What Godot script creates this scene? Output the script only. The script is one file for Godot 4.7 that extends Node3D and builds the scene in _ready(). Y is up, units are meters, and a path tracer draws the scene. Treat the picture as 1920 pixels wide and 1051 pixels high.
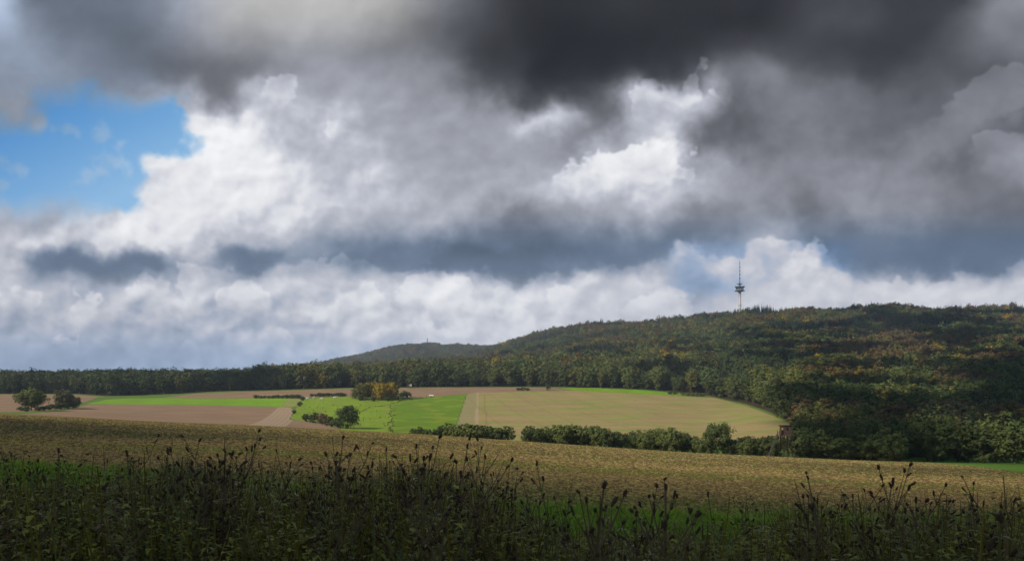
extends Node3D

# ---------------------------------------------------------------- place and lens
# The eye is the origin; x to the right, -z away, metres. A level 24 mm lens shifted upwards.
const FOCAL := 1280.0          # pixels of the 1920 wide photograph
const MIDX := 960.0
const HORIZON := 740.0
const EYE := 1.55
const TO_SUN := Vector3(-0.70, 0.60, 0.385)

var rng := RandomNumberGenerator.new()
var noise := FastNoiseLite.new()
var taken := {}
var M := {}

func lin(r: float, g: float, b: float) -> Color:
	return Color(r, g, b).linear_to_srgb()

func fbm(freq: float, octaves: int, the_seed: int) -> FastNoiseLite:
	var n := FastNoiseLite.new()
	n.noise_type = FastNoiseLite.TYPE_SIMPLEX_SMOOTH
	n.fractal_type = FastNoiseLite.FRACTAL_FBM
	n.fractal_octaves = octaves
	n.frequency = freq
	n.seed = the_seed
	return n

# ---------------------------------------------------------------- names, labels
func numbered(called: String) -> String:
	var k: int = taken.get(called, 0)
	taken[called] = k + 1
	return called if k == 0 else "%s_%03d" % [called, k]

func tag(o: Node, label: String, category: String, group := "", kind := "") -> void:
	o.set_meta("label", label)
	o.set_meta("category", category)
	if group: o.set_meta("group", group)
	if kind: o.set_meta("kind", kind)

func thing(called: String, label: String, category: String, at := Vector3.ZERO, turn := 0.0, group := "") -> Node3D:
	var o := Node3D.new()
	o.name = numbered(called)
	add_child(o)
	o.position = at
	o.rotation.y = turn
	tag(o, label, category, group)
	return o

func part(called: String, mesh: Mesh, m: Material, parent: Node, at := Vector3.ZERO) -> MeshInstance3D:
	var o := MeshInstance3D.new()
	o.name = called
	o.mesh = mesh
	o.material_override = m
	o.position = at
	parent.add_child(o, true)
	return o

# ---------------------------------------------------------------- mesh helpers
class Soup:
	var v := PackedVector3Array()
	var n := PackedVector3Array()
	var c := PackedColorArray()
	var tint := Color(1, 1, 1)
	func tri(a: Vector3, b: Vector3, d: Vector3, out: Vector3) -> void:
		# winding: clockwise seen from the side that `out` points to
		var g := (d - a).cross(b - a)
		if g.dot(out) < 0.0:
			var t := b
			b = d
			d = t
			g = -g
		g = g.normalized()
		v.append(a); v.append(b); v.append(d)
		n.append(g); n.append(g); n.append(g)
		c.append(tint); c.append(tint); c.append(tint)
	func quad(a: Vector3, b: Vector3, d: Vector3, e: Vector3, out: Vector3) -> void:
		tri(a, b, d, out)
		tri(a, d, e, out)
	func box(lo: Vector3, hi: Vector3, t := Transform3D()) -> void:
		var p := []
		for i in 8:
			p.append(t * Vector3(hi.x if i & 1 else lo.x, hi.y if i & 2 else lo.y, hi.z if i & 4 else lo.z))
		var o := t * ((lo + hi) / 2.0)
		for f in [[0, 1, 3, 2], [4, 5, 7, 6], [0, 1, 5, 4], [2, 3, 7, 6], [0, 2, 6, 4], [1, 3, 7, 5]]:
			var mid: Vector3 = (p[f[0]] + p[f[2]]) / 2.0
			quad(p[f[0]], p[f[1]], p[f[2]], p[f[3]], mid - o)
	func bar(a: Vector3, b: Vector3, w: float, h := -1.0) -> void:
		if h < 0.0: h = w
		var y := (b - a).normalized()
		var x := y.cross(Vector3(0.13, 0.2, 0.97)).normalized()
		box(Vector3(-w / 2, 0, -h / 2), Vector3(w / 2, a.distance_to(b), h / 2), Transform3D(Basis(x, y, x.cross(y)), a))
	func tube(path: Array, radii: Array, sides := 5, cap := true) -> void:
		var rings := []
		for i in path.size():
			var dir: Vector3 = (path[mini(i + 1, path.size() - 1)] - path[maxi(i - 1, 0)]).normalized()
			var x := dir.cross(Vector3(0.31, 0.1, 0.94)).normalized()
			var y := dir.cross(x)
			var ring := []
			for k in sides:
				var a := TAU * k / sides
				ring.append(path[i] + (x * cos(a) + y * sin(a)) * radii[i])
			rings.append(ring)
		for i in path.size() - 1:
			for k in sides:
				var l := (k + 1) % sides
				var mid: Vector3 = (rings[i][k] + rings[i + 1][l]) / 2.0
				quad(rings[i][k], rings[i][l], rings[i + 1][l], rings[i + 1][k], mid - (path[i] + path[i + 1]) / 2.0)
		if cap:
			var e := path.size() - 1
			for k in sides:
				tri(path[e], rings[e][k], rings[e][(k + 1) % sides], path[e] - path[e - 1])
				tri(path[0], rings[0][k], rings[0][(k + 1) % sides], path[0] - path[1])
	func lathe(profile: Array, sides := 20, at := Vector3.ZERO) -> void:
		for i in profile.size() - 1:
			var p: Vector2 = profile[i]
			var q: Vector2 = profile[i + 1]
			for k in sides:
				var a := TAU * k / sides
				var b := TAU * (k + 1) / sides
				var m := (a + b) / 2.0
				var edge := q - p
				var out := Vector3(cos(m) * edge.y, -edge.x, sin(m) * edge.y)
				quad(at + Vector3(cos(a) * p.x, p.y, sin(a) * p.x), at + Vector3(cos(b) * p.x, p.y, sin(b) * p.x),
					at + Vector3(cos(b) * q.x, q.y, sin(b) * q.x), at + Vector3(cos(a) * q.x, q.y, sin(a) * q.x), out)
	func mesh() -> ArrayMesh:
		var arrays := []
		arrays.resize(Mesh.ARRAY_MAX)
		arrays[Mesh.ARRAY_VERTEX] = v
		arrays[Mesh.ARRAY_NORMAL] = n
		arrays[Mesh.ARRAY_COLOR] = c
		var m := ArrayMesh.new()
		m.add_surface_from_arrays(Mesh.PRIMITIVE_TRIANGLES, arrays)
		return m

func mat(called: String, c: Color, rough := 0.9, vertex := false) -> StandardMaterial3D:
	var m := StandardMaterial3D.new()
	m.resource_name = called
	m.albedo_color = c
	m.roughness = rough
	m.metallic_specular = 0.3
	m.vertex_color_use_as_albedo = vertex
	m.cull_mode = BaseMaterial3D.CULL_DISABLED
	M[called] = m
	return m

func leafy(called: String, c: Color, through := 0.35) -> StandardMaterial3D:
	var m := mat(called, c, 0.75, true)
	m.metallic_specular = 0.25
	m.backlight_enabled = true
	var l := c.srgb_to_linear()
	m.backlight = Color(l.r * through, l.g * through * 1.1, l.b * through * 0.7).linear_to_srgb()
	return m

# ---------------------------------------------------------------- the sky
# Brightness of the clouds seen in the photograph, every 60 x 45 pixels of it.
const CLOUDS := [
	[195,120,112,112,118,140,168,180,183,185,190,185,172,150,120,85,55,46,44,50,48,46,46,48,48,66,70,72,62,62,72,125,145],
	[178,135,112,108,108,125,150,165,168,178,180,172,150,118,98,70,52,42,39,42,42,42,44,46,50,66,76,72,62,62,90,130,125],
	[155,150,130,120,105,112,128,140,140,155,155,145,130,120,95,58,50,38,37,38,40,44,58,66,76,74,66,60,58,70,95,112,122],
	[148,150,140,130,125,105,105,108,118,150,158,155,150,145,125,75,60,42,46,52,70,75,130,115,130,105,85,74,78,85,90,100,115],
	[145,145,148,150,150,150,160,128,190,195,165,168,165,150,145,110,85,80,80,100,190,195,200,110,120,128,115,108,105,98,115,125,128],
	[148,150,160,170,180,190,235,248,215,185,210,185,165,165,155,155,160,195,150,110,180,180,130,100,118,128,118,112,105,115,132,130,100],
	[170,180,190,200,210,225,245,250,235,190,185,190,180,165,160,160,165,160,140,165,210,220,140,105,115,125,128,115,120,135,125,125,150],
	[180,190,200,210,220,232,240,246,250,225,190,195,195,175,165,165,165,180,205,235,225,210,170,150,140,140,140,140,135,130,105,135,152],
	[185,190,195,200,210,228,238,238,238,225,210,200,195,185,175,172,172,190,205,200,205,200,185,160,150,125,145,152,145,140,125,120,125],
	[185,180,172,205,225,240,236,222,215,215,205,188,180,178,170,150,120,140,150,165,170,165,140,135,150,120,135,155,140,140,120,110,108],
	[200,205,208,212,232,225,212,195,178,182,172,152,142,138,122,110,106,110,112,118,122,122,128,155,172,170,118,122,116,104,97,94,92],
	[200,135,100,106,112,108,185,150,112,165,165,145,122,145,108,100,97,100,108,112,128,160,182,198,190,215,138,120,118,112,108,118,150],
	[204,190,195,200,205,210,200,200,205,212,206,202,212,232,235,212,206,224,212,206,216,202,168,195,212,218,212,206,216,218,222,222,222],
	[198,186,208,202,192,202,192,188,206,198,212,208,208,214,218,228,228,218,208,208,214,218,208,210,212,214,212,210,212,216,216,216,214],
	[182,180,186,178,182,182,186,192,192,198,196,206,208,208,210,214,214,212,208,210,212,210,210,210,210,212,212,210,210,212,212,212,212],
	[172,170,170,172,174,177,180,182,187,192,197,200,202,204,205,206,206,206,206,206,206,206,206,206,206,206,206,206,206,206,206,206,206],
	[170,168,168,170,172,175,178,180,185,190,195,198,200,200,200,200,200,200,200,200,200,200,200,200,200,200,200,200,200,200,200,200,200]]
const BLUE_HOLE := [[-120,410],[-120,225],[0,222],[40,226],[68,196],[100,180],[130,170],[160,167],[190,178],[215,190],[262,197],[320,188],[343,196],[352,236],[374,262],[350,275],[344,286],[302,290],[276,300],[290,328],[278,348],[256,364],[262,382],[210,391],[160,398],[110,386],[60,389],[0,384]]

# Clouds with an edge of their own: [brighter by, fading inwards over, darker outside by, outline]
const BODIES := [
	[32, 38, 16, [1040,335, 1050,308, 1068,300, 1085,306, 1100,297, 1115,301, 1140,297, 1160,280, 1190,272, 1225,266, 1262,270, 1286,290, 1290,330, 1200,385, 1080,378]],
	[22, 42, 14, [1192,195, 1205,166, 1230,155, 1262,158, 1288,132, 1310,120, 1322,150, 1352,172, 1322,195, 1302,230, 1250,262, 1213,242]],
	[14, 30, 14, [1706,250, 1738,217, 1770,200, 1790,190, 1832,155, 1872,140, 1960,125, 1960,190, 1852,232, 1800,268, 1715,270]],
	[16, 40, 12, [1826,266, 1868,246, 1960,222, 1960,335, 1850,335, 1815,305]],
	[20, 26, 10, [345,545, 345,502, 365,490, 400,506, 430,520, 482,520, 530,506, 562,497, 610,490, 640,487, 680,497, 720,508, 760,507, 788,501, 803,496, 830,510, 870,516, 900,521, 960,524, 1020,521, 1080,516, 1120,504, 1180,500, 1230,491, 1258,480, 1275,474, 1300,465, 1330,476, 1380,480, 1400,470, 1440,460, 1500,457, 1540,460, 1546,482, 1582,512, 1640,531, 1700,531, 1760,523, 1800,511, 1850,500, 1960,486, 1960,640, 345,640]],
	[20, 30, 10, [400,604, 412,560, 430,545, 452,534, 476,532, 499,546, 512,572, 502,604]],
	[22, 24, 12, [118,604, 120,572, 145,552, 172,549, 197,560, 198,588, 160,606]],
	[17, 34, 8, [598,600, 605,566, 640,546, 682,540, 722,556, 744,596]],
	[18, 34, 10, [746,566, 768,522, 802,503, 832,511, 872,541, 894,586, 820,596]],
	[18, 30, 10, [898,606, 905,570, 930,546, 960,530, 987,546, 984,596]],
	[14, 28, 10, [1018,606, 1030,546, 1060,530, 1082,560, 1072,606]],
	[12, 30, 10, [1158,604, 1180,560, 1232,546, 1300,556, 1316,596]],
	[36, 14, 6, [90,655, 95,636, 120,628, 150,635, 152,652]],
	[22, 12, 4, [325,656, 330,642, 350,638, 367,648, 360,657]],
	[18, 18, 6, [424,652, 430,626, 470,617, 532,621, 574,633, 520,651]],
	[16, 20, 6, [690,640, 702,618, 740,610, 790,618, 830,612, 850,630, 800,642]],
	[18, 20, 8, [215,560, 230,535, 262,528, 300,540, 290,566]],
	[18, 16, 8, [0,600, 0,560, 30,548, 60,566, 52,600]],
	[-26, 60, -10, [48,510, 60,490, 86,475, 110,480, 140,490, 200,485, 280,480, 335,490, 346,516, 310,531, 230,515, 150,528, 90,526]],
	[34, 20, 0, [468,216, 480,186, 510,160, 540,134, 553,140, 546,166, 520,186, 502,206, 490,226]],
	[18, 18, 0, [606,262, 600,240, 615,225, 640,250, 662,276, 640,282]],
	[22, 12, 6, [1274,500, 1280,478, 1304,466, 1318,480, 1300,496]],
	[26, 16, 8, [1500,482, 1506,462, 1530,456, 1548,470, 1536,492, 1520,494]],
	[-22, 26, -8, [1268,520, 1300,496, 1330,510, 1344,536, 1310,548, 1280,540]],
	[-18, 22, -6, [1405,512, 1440,486, 1480,484, 1500,500, 1450,520]],
	[-27, 34, 0, [372,484, 430,476, 500,466, 600,456, 700,458, 780,464, 850,470, 920,470, 1010,476, 1010,517, 960,520, 900,517, 830,506, 803,493, 760,503, 700,501, 640,484, 562,494, 482,516, 420,516, 384,502]],
	[-16, 40, -10, [1310,235, 1340,205, 1380,190, 1400,240, 1370,290, 1320,280]]]

func sky_tint(x: float, y: float, l: float) -> float:
	var t := 0.045
	t += 0.11 * smoothstep(370.0, 470.0, y) * (1.0 - smoothstep(505.0, 550.0, y)) * clampf((190.0 - l) / 80.0, 0.0, 1.0)
	t += 0.05 * smoothstep(590.0, 690.0, y) * (1.0 - smoothstep(500.0, 1100.0, x))
	t -= 0.047 * (1.0 - smoothstep(20.0, 130.0, y)) * smoothstep(330.0, 480.0, x) * (1.0 - smoothstep(740.0, 860.0, x))
	t += 0.05 * (1.0 - smoothstep(230.0, 420.0, x)) * (1.0 - smoothstep(150.0, 240.0, y))
	t += 0.05 * smoothstep(1230.0, 1290.0, x) * (1.0 - smoothstep(1560.0, 1640.0, x)) * smoothstep(440.0, 470.0, y) * (1.0 - smoothstep(535.0, 565.0, y)) * clampf((205.0 - l) / 30.0, 0.0, 1.0)
	t -= 0.035 * clampf((l - 190.0) / 50.0, 0.0, 1.0) 
	t += 0.035 * smoothstep(510.0, 545.0, y) * clampf((200.0 - l) / 30.0, 0.0, 1.0)
	return t

func make_sky() -> ImageTexture:
	var w := 4096
	var h := 2048
	# the clouds in view, as a smooth field
	var rows := CLOUDS.size()
	var cols: int = CLOUDS[0].size()
	var small := Image.create(cols, rows, false, Image.FORMAT_RF)
	for j in rows:
		for i in cols:
			small.set_pixel(i, j, Color(CLOUDS[j][i] / 255.0, 0, 0))
	small.resize(cols * 16, rows * 16, Image.INTERPOLATE_CUBIC)
	var field := small.get_data().to_float32_array()
	var fw := cols * 16
	var fh := rows * 16
	# how deep inside the opening of blue sky, on a 4 pixel raster
	var hw := 150
	var hh := 80
	var hole := PackedFloat32Array()
	hole.resize(hw * hh)
	for j in hh:
		for i in hw:
			var p := Vector2(i * 4.0 - 120.0, j * 4.0 + 120.0)
			var inside := false
			var near := 1e9
			for k in BLUE_HOLE.size():
				var a := Vector2(BLUE_HOLE[k][0], BLUE_HOLE[k][1])
				var q: Array = BLUE_HOLE[(k + 1) % BLUE_HOLE.size()]
				var b := Vector2(q[0], q[1])
				if (a.y > p.y) != (b.y > p.y) and p.x < (b.x - a.x) * (p.y - a.y) / (b.y - a.y) + a.x:
					inside = not inside
				near = minf(near, p.distance_to(Geometry2D.get_closest_point_to_segment(p, a, b)))
			hole[j * hw + i] = near if inside else -near
	# and how deep inside each cloud with an edge
	var bodies := []
	for b in BODIES:
		var pts := PackedVector2Array()
		for k in b[3].size() / 2: pts.append(Vector2(b[3][2 * k], b[3][2 * k + 1]))
		var box := Rect2(pts[0], Vector2.ZERO)
		for p in pts: box = box.expand(p)
		box = box.grow(56.0)
		var bw := int(box.size.x / 4.0) + 2
		var bh := int(box.size.y / 4.0) + 2
		var dist := PackedFloat32Array()
		dist.resize(bw * bh)
		for j in bh:
			for i in bw:
				var p := box.position + Vector2(i, j) * 4.0
				var near := 1e9
				for k in pts.size():
					near = minf(near, p.distance_squared_to(Geometry2D.get_closest_point_to_segment(p, pts[k], pts[(k + 1) % pts.size()])))
				near = sqrt(near)
				dist[j * bw + i] = near if Geometry2D.is_point_in_polygon(p, pts) else -near
		bodies.append([b[0], b[1], b[2], box, bw, dist])
	var warp := fbm(0.0075, 6, 11)
	var warp2 := fbm(0.0075, 6, 23)
	warp.fractal_gain = 0.56
	warp2.fractal_gain = 0.56
	var fine := fbm(0.018, 5, 5)
	var puff := FastNoiseLite.new()
	puff.noise_type = FastNoiseLite.TYPE_CELLULAR
	puff.fractal_type = FastNoiseLite.FRACTAL_FBM
	puff.fractal_octaves = 3
	puff.frequency = 0.013
	puff.cellular_return_type = FastNoiseLite.RETURN_DISTANCE
	puff.seed = 3
	var heap := fbm(0.010, 5, 37)
	heap.fractal_gain = 0.46
	var wide := fbm(0.9, 6, 41)
	var wide2 := fbm(0.45, 3, 77)
	var im := Image.create(w, h, false, Image.FORMAT_RGBA8)
	im.fill(Color(0.62, 0.65, 0.69))
	# the whole upper sky, coarse, then the part round the view at full size
	for pass_no in 2:
		var k := 4 if pass_no == 0 else 1
		var x0 := 0 if pass_no == 0 else int(w * (0.5 - 52.0 / 360.0))
		var x1 := w if pass_no == 0 else int(w * (0.5 + 52.0 / 360.0))
		var y0 := 0 if pass_no == 0 else int(h * (90.0 - 38.0) / 180.0)
		var y1 := h / 2 + 8
		var bw := (x1 - x0) / k
		var bh := (y1 - y0) / k
		var bytes := PackedByteArray()
		bytes.resize(bw * bh * 4)
		for j in bh:
			var el := PI / 2 - (y0 + (j + 0.5) * k) / h * PI
			for i in bw:
				var az := (x0 + (i + 0.5) * k) / w * TAU - PI
				var r := 0.0
				var g := 0.0
				var b := 0.0
				# how far outside the photograph: 0 in it, 1 from 500 pixels on
				var outside := 1.0
				var px := 0.0
				var py := 0.0
				if absf(az) < 1.0:
					px = MIDX + FOCAL * tan(az)
					py = HORIZON - FOCAL * tan(el) / cos(az)
					var ox := maxf(maxf(-px, px - 1920.0), 0.0)
					var oy := maxf(-py, 0.0)
					outside = clampf(sqrt(ox * ox + oy * oy) / 500.0, 0.0, 1.0)
				if outside > 0.0:
					var dy := maxf(sin(el), 0.0)
					var cx := sin(az) * cos(el) / (dy + 0.13)
					var cy := -cos(az) * cos(el) / (dy + 0.13)
					var n := wide.get_noise_2d(cx, cy)
					var n2 := wide2.get_noise_2d(cx + 9.0, cy)
					var l := clampf(lerpf(136.0, 156.0, smoothstep(0.33, 0.5, dy)) + 150.0 * n + 70.0 * n2, 60.0, 238.0)
					l = lerpf(205.0, l, smoothstep(0.02, 0.2, dy))
					var t := 0.05 + 0.05 * clampf((150.0 - l) / 60.0, 0.0, 1.0)
					r = l * (1.0 - 0.4 * t); g = l; b = l * (1.0 + 0.9 * t)
					var open := smoothstep(0.16, 0.3, wide2.get_noise_2d(cx - 30.0, cy + 4.0) - 0.35 * n) * 0.8
					r = lerpf(r, 95.0, open); g = lerpf(g, 155.0, open); b = lerpf(b, 215.0, open)
				if outside < 1.0:
					var wx := warp.get_noise_2d(px, py)
					var wy := warp2.get_noise_2d(px, py)
					var low := smoothstep(505.0, 545.0, py)
					var amp := lerpf(34.0, 20.0, low)
					# the heavy cloud overhead is smooth, its lower edges ragged
					amp *= lerpf(0.45, 1.0, smoothstep(60.0, 200.0, py))
					var sx := clampf(px + wx * amp * 1.25, 0.0, 1920.0)
					var sy := clampf(py + wy * amp, 0.0, 720.0)
					var fx := clampf((sx / 60.0 + 0.5) * 16.0 - 0.5, 0.0, fw - 1.001)
					var fy := clampf((sy / 45.0 + 0.5) * 16.0 - 0.5, 0.0, fh - 1.001)
					var ix := int(fx)
					var iy := int(fy)
					fx -= ix
					fy -= iy
					var at := iy * fw + ix
					var l := lerpf(lerpf(field[at], field[at + 1], fx), lerpf(field[at + fw], field[at + fw + 1], fx), fy) * 255.0
					var f := fine.get_noise_2d(px, py * 1.25)
					l += f * lerpf(lerpf(4.0, 10.0, smoothstep(90.0, 230.0, py)), 14.0, low) * clampf(l / 150.0, 0.3, 1.0)
					var here := Vector2(px, py)
					var billow := clampf(-puff.get_noise_2d(px * 2.2 + wx * 20.0, py * 2.6 + wy * 20.0) - 0.45, -1.0, 1.0)
					for bd in bodies:
						var box: Rect2 = bd[3]
						if not box.has_point(here): continue
						var q := (here - box.position) / 4.0
						var qx := int(q.x)
						var qy := int(q.y)
						var bwid: int = bd[4]
						var di: PackedFloat32Array = bd[5]
						var k0 := qy * bwid + qx
						var dd := lerpf(lerpf(di[k0], di[k0 + 1], q.x - qx), lerpf(di[k0 + bwid], di[k0 + bwid + 1], q.x - qx), q.y - qy)
						dd += wx * 26.0 + wy * 20.0 + f * 16.0 + billow * 9.0
						if dd > -50.0:
							var gain: float = bd[0]
							# lit tops are crisp in places and vague in others; the foot of a cloud melts away
							var soft := 24.0 if gain < 0.0 else lerpf(3.0, 11.0, smoothstep(-0.15, 0.3, wy - wx))
							var m := smoothstep(-soft, soft, dd)
							var fall: float = bd[1]
							var loss: float = bd[2]
							var foot := box.end.y - 56.0
							var high := (box.size.y - 112.0) * 0.85
							var v := 1.0 if gain < 0.0 else smoothstep(foot, foot - high, py)
							l += v * 1.05 * (m * gain * exp(-maxf(dd, 0.0) / fall) - (1.0 - m) * loss * exp(minf(dd, 0.0) / 16.0))
					if low > 0.0:
						var pf := puff.get_noise_2d(px + wx * 26.0, py * 1.35 + wy * 26.0)
						var strength := low * (1.0 - smoothstep(600.0, 690.0, py))
						l += strength * (clampf(-pf * 1.0 - 0.35, -0.5, 0.5) * 34.0 + wx * 16.0) * lerpf(1.0, 0.45, smoothstep(900.0, 1250.0, px))
					# relief of the billows, lit from the upper left
					var hx0 := px + wx * 14.0
					var hy0 := py * 1.25 + wy * 14.0
					var lit := heap.get_noise_2d(hx0, hy0) - heap.get_noise_2d(hx0 - 9.0, hy0 - 13.0)
					var lumpy := maxf(low * (1.0 - smoothstep(610.0, 680.0, py)), smoothstep(150.0, 225.0, l) * smoothstep(110.0, 200.0, py))
					l += lit * (6.0 + 30.0 * lumpy * (1.0 - 0.55 * low * smoothstep(900.0, 1250.0, px))) * clampf(l / 140.0, 0.2, 1.1)
					l += lerpf(0.14, -0.05, low) * maxf(l - 188.0, 0.0) - 6.0 * low
					# towards the horizon the air itself is never quite dark
					var hazy := smoothstep(13.5, 10.3, rad_to_deg(el))
					if hazy > 0.0 and l < 128.0: l = lerpf(l, 110.0 + maxf(l - 90.0, 0.0) * 0.45, hazy)
					if l > 228.0: l = 228.0 + (l - 228.0) * 0.5
					l = clampf(l, 20.0, 250.0)
					var t := sky_tint(px, py, l)
					var r2 := l * (1.0 - 0.35 * t + (0.02 if t < 0.0 else 0.0) * clampf(-t * 100.0, 0.0, 1.0) - maxf(t - 0.045, 0.0) * 0.9)
					var g2 := l
					var b2 := minf(l * (1.0 + 1.35 * t), 254.0)
					if px < 460.0 and py > 125.0 and py < 430.0 and px > -115.0:
						var hx := clampf((px + 120.0) / 4.0, 0.0, hw - 1.001)
						var hy := clampf((py - 120.0) / 4.0, 0.0, hh - 1.001)
						var kx := int(hx)
						var ky := int(hy)
						hx -= kx
						hy -= ky
						var ha := ky * hw + kx
						var deep := lerpf(lerpf(hole[ha], hole[ha + 1], hx), lerpf(hole[ha + hw], hole[ha + hw + 1], hx), hy)
						deep += wx * 26.0 + wy * 12.0 + f * 9.0
						# crisp along the white cumulus, vague under the grey cloud
						var soft := lerpf(34.0, 11.0, smoothstep(230.0, 345.0, px + (py - 200.0) * 0.5))
						var open := smoothstep(-soft, soft, deep)
						# scraps of thin cloud inside
						var scrap := maxf(smoothstep(0.10, 0.42, wy + 0.25 * f) * 0.30, 0.75 * exp(-pow(Vector2(px - 68.0 + wx * 20.0, (py - 228.0) + wy * 16.0).length() / 21.0, 4.0)))
						open *= 1.0 - scrap
						var s := clampf(px / 380.0 * 0.6 + (py - 190.0) / 190.0 * 0.7, 0.0, 1.0)
						r2 = lerpf(r2, lerpf(64.0, 142.0, s), open)
						g2 = lerpf(g2, lerpf(133.0, 188.0, s), open)
						b2 = lerpf(b2, lerpf(200.0, 229.0, s), open)
					var e := smoothstep(0.0, 1.0, outside)
					r = lerpf(r2, r, e); g = lerpf(g2, g, e); b = lerpf(b2, b, e)
				var o := (j * bw + i) * 4
				bytes[o] = int(clampf(r, 0.0, 255.0))
				bytes[o + 1] = int(clampf(g, 0.0, 255.0))
				bytes[o + 2] = int(clampf(b, 0.0, 255.0))
				bytes[o + 3] = 255
		var piece := Image.create_from_data(bw, bh, false, Image.FORMAT_RGBA8, bytes)
		if k > 1:
			piece.resize(x1 - x0, y1 - y0, Image.INTERPOLATE_BILINEAR)
		im.blit_rect(piece, Rect2i(0, 0, x1 - x0, y1 - y0), Vector2i(x0, y0))
	# Godot's panorama begins straight ahead: swap the halves
	var turned := Image.create(w, h, false, Image.FORMAT_RGBA8)
	turned.blit_rect(im, Rect2i(w / 2, 0, w / 2, h), Vector2i(0, 0))
	turned.blit_rect(im, Rect2i(0, 0, w / 2, h), Vector2i(w / 2, 0))
	return ImageTexture.create_from_image(turned)

# ---------------------------------------------------------------- the lie of the land
const COL_X := [-300.0, 0.0, 300.0, 480.0, 650.0, 770.0, 900.0, 1000.0, 1100.0, 1200.0, 1330.0, 1440.0, 1600.0, 1920.0, 2300.0]
const CREST_Y := [768.0, 775.0, 790.0, 797.0, 806.0, 812.0, 821.0, 828.0, 835.0, 842.0, 850.0, 855.0, 862.0, 868.0, 874.0]
const CREST_Z := [160.0, 150.0, 140.0, 135.0, 130.0, 125.0, 120.0, 120.0, 118.0, 115.0, 113.0, 112.0, 118.0, 140.0, 150.0]
const LAND_Z := [250.0, 320.0, 400.0, 500.0, 600.0, 700.0, 850.0, 1100.0, 1400.0, 1700.0, 2000.0, 2600.0, 3200.0, 4500.0]
const LAND_Y := [
	[776,773,768,757,742,732,728,725,723,722,722,724,726,730],
	[775,771,764,752,739,732,726,722,720,720,720,722,724,728],
	[793,787,774,758,745,733,726,720,716,714,712,712,714,720],
	[800,795,780,760,742,730,724,718,714,712,711,706,702,715],
	[812,806,785,757,737,727,722,715,708,705,701,689,679,700],
	[820,810,786,757,737,725,718,710,702,697,690,672,654,690],
	[828,812,785,756,735,722,712,700,690,683,676,665,658,690],
	[832,812,785,757,734,720,706,690,672,655,640,650,664,700],
	[834,812,785,757,734,716,698,675,650,627,623,645,670,705],
	[836,812,784,756,735,715,692,664,638,621,624,650,680,710],
	[836,815,786,758,737,712,686,656,627,604,622,660,690,715],
	[832,800,774,754,730,707,681,648,616,598,618,660,690,715],
	[832,806,778,750,724,702,675,643,610,594,618,660,690,715],
	[828,800,770,742,717,695,669,637,605,592,618,660,690,715],
	[826,798,766,738,712,690,664,633,602,590,618,660,690,715]]
const NU := 220
const NZ := 360
const ZMIN := 100.0
const ZMAX := 6000.0
const UMAX := 1.06
var land := PackedFloat32Array()
var swell: FastNoiseLite

func along(table: Array, x: float) -> float:
	var k := COL_X.size() - 1
	if x <= COL_X[0]: return table[0]
	if x >= COL_X[k]: return table[k]
	for i in k:
		if x < COL_X[i + 1]:
			var t: float = (x - COL_X[i]) / (COL_X[i + 1] - COL_X[i])
			var a: float = table[maxi(i - 1, 0)]
			var d: float = table[mini(i + 2, k)]
			return cubic_interpolate_in_time(table[i], table[i + 1], a, d, t, COL_X[i + 1] - COL_X[i], COL_X[maxi(i - 1, 0)] - COL_X[i] - (0.0 if i > 0 else 1.0), COL_X[mini(i + 2, k)] - COL_X[i] + (0.0 if i + 2 <= k else 1.0))
	return table[k]

func near_ground(u: float, z: float) -> float:
	var x := clampf(MIDX + FOCAL * u, -300.0, 2300.0)
	var zc := along(CREST_Z, x)
	var rc := (along(CREST_Y, x) - HORIZON) / FOCAL
	return -(EYE + (rc - 2.0 * EYE / zc) * z + EYE / (zc * zc) * z * z)

func make_land() -> void:
	swell = fbm(0.006, 3, 91)
	land.resize((NU + 1) * (NZ + 1))
	var zs := [ZMIN, 140.0, 180.0]
	for z in LAND_Z: zs.append(z)
	zs.append(ZMAX)
	var logs := zs.map(func(z): return log(z))
	for i in NU + 1:
		var u := lerpf(-UMAX, UMAX, float(i) / NU)
		var x := clampf(MIDX + FOCAL * u, -300.0, 2300.0)
		var ys := [near_ground(u, 100.0), near_ground(u, 140.0), near_ground(u, 180.0)]
		for k in LAND_Z.size():
			var col := []
			for row in LAND_Y: col.append(float(row[k]))
			ys.append((HORIZON - along(col, x)) / FOCAL * LAND_Z[k])
		ys.append(40.0)
		for j in NZ + 1:
			var lz := lerpf(log(ZMIN), log(ZMAX), float(j) / NZ)
			var k := 0
			while k < logs.size() - 2 and logs[k + 1] < lz: k += 1
			var t: float = (lz - logs[k]) / (logs[k + 1] - logs[k])
			var m0: float = (ys[k + 1] - ys[maxi(k - 1, 0)]) / (logs[k + 1] - logs[maxi(k - 1, 0)])
			var k2 := mini(k + 2, logs.size() - 1)
			var m1: float = (ys[k2] - ys[k]) / (logs[k2] - logs[k])
			var s: float = logs[k + 1] - logs[k]
			var t2 := t * t
			var t3 := t2 * t
			land[i * (NZ + 1) + j] = (2 * t3 - 3 * t2 + 1) * ys[k] + (t3 - 2 * t2 + t) * s * m0 + (3 * t2 - 2 * t3) * ys[k + 1] + (t3 - t2) * s * m1

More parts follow.
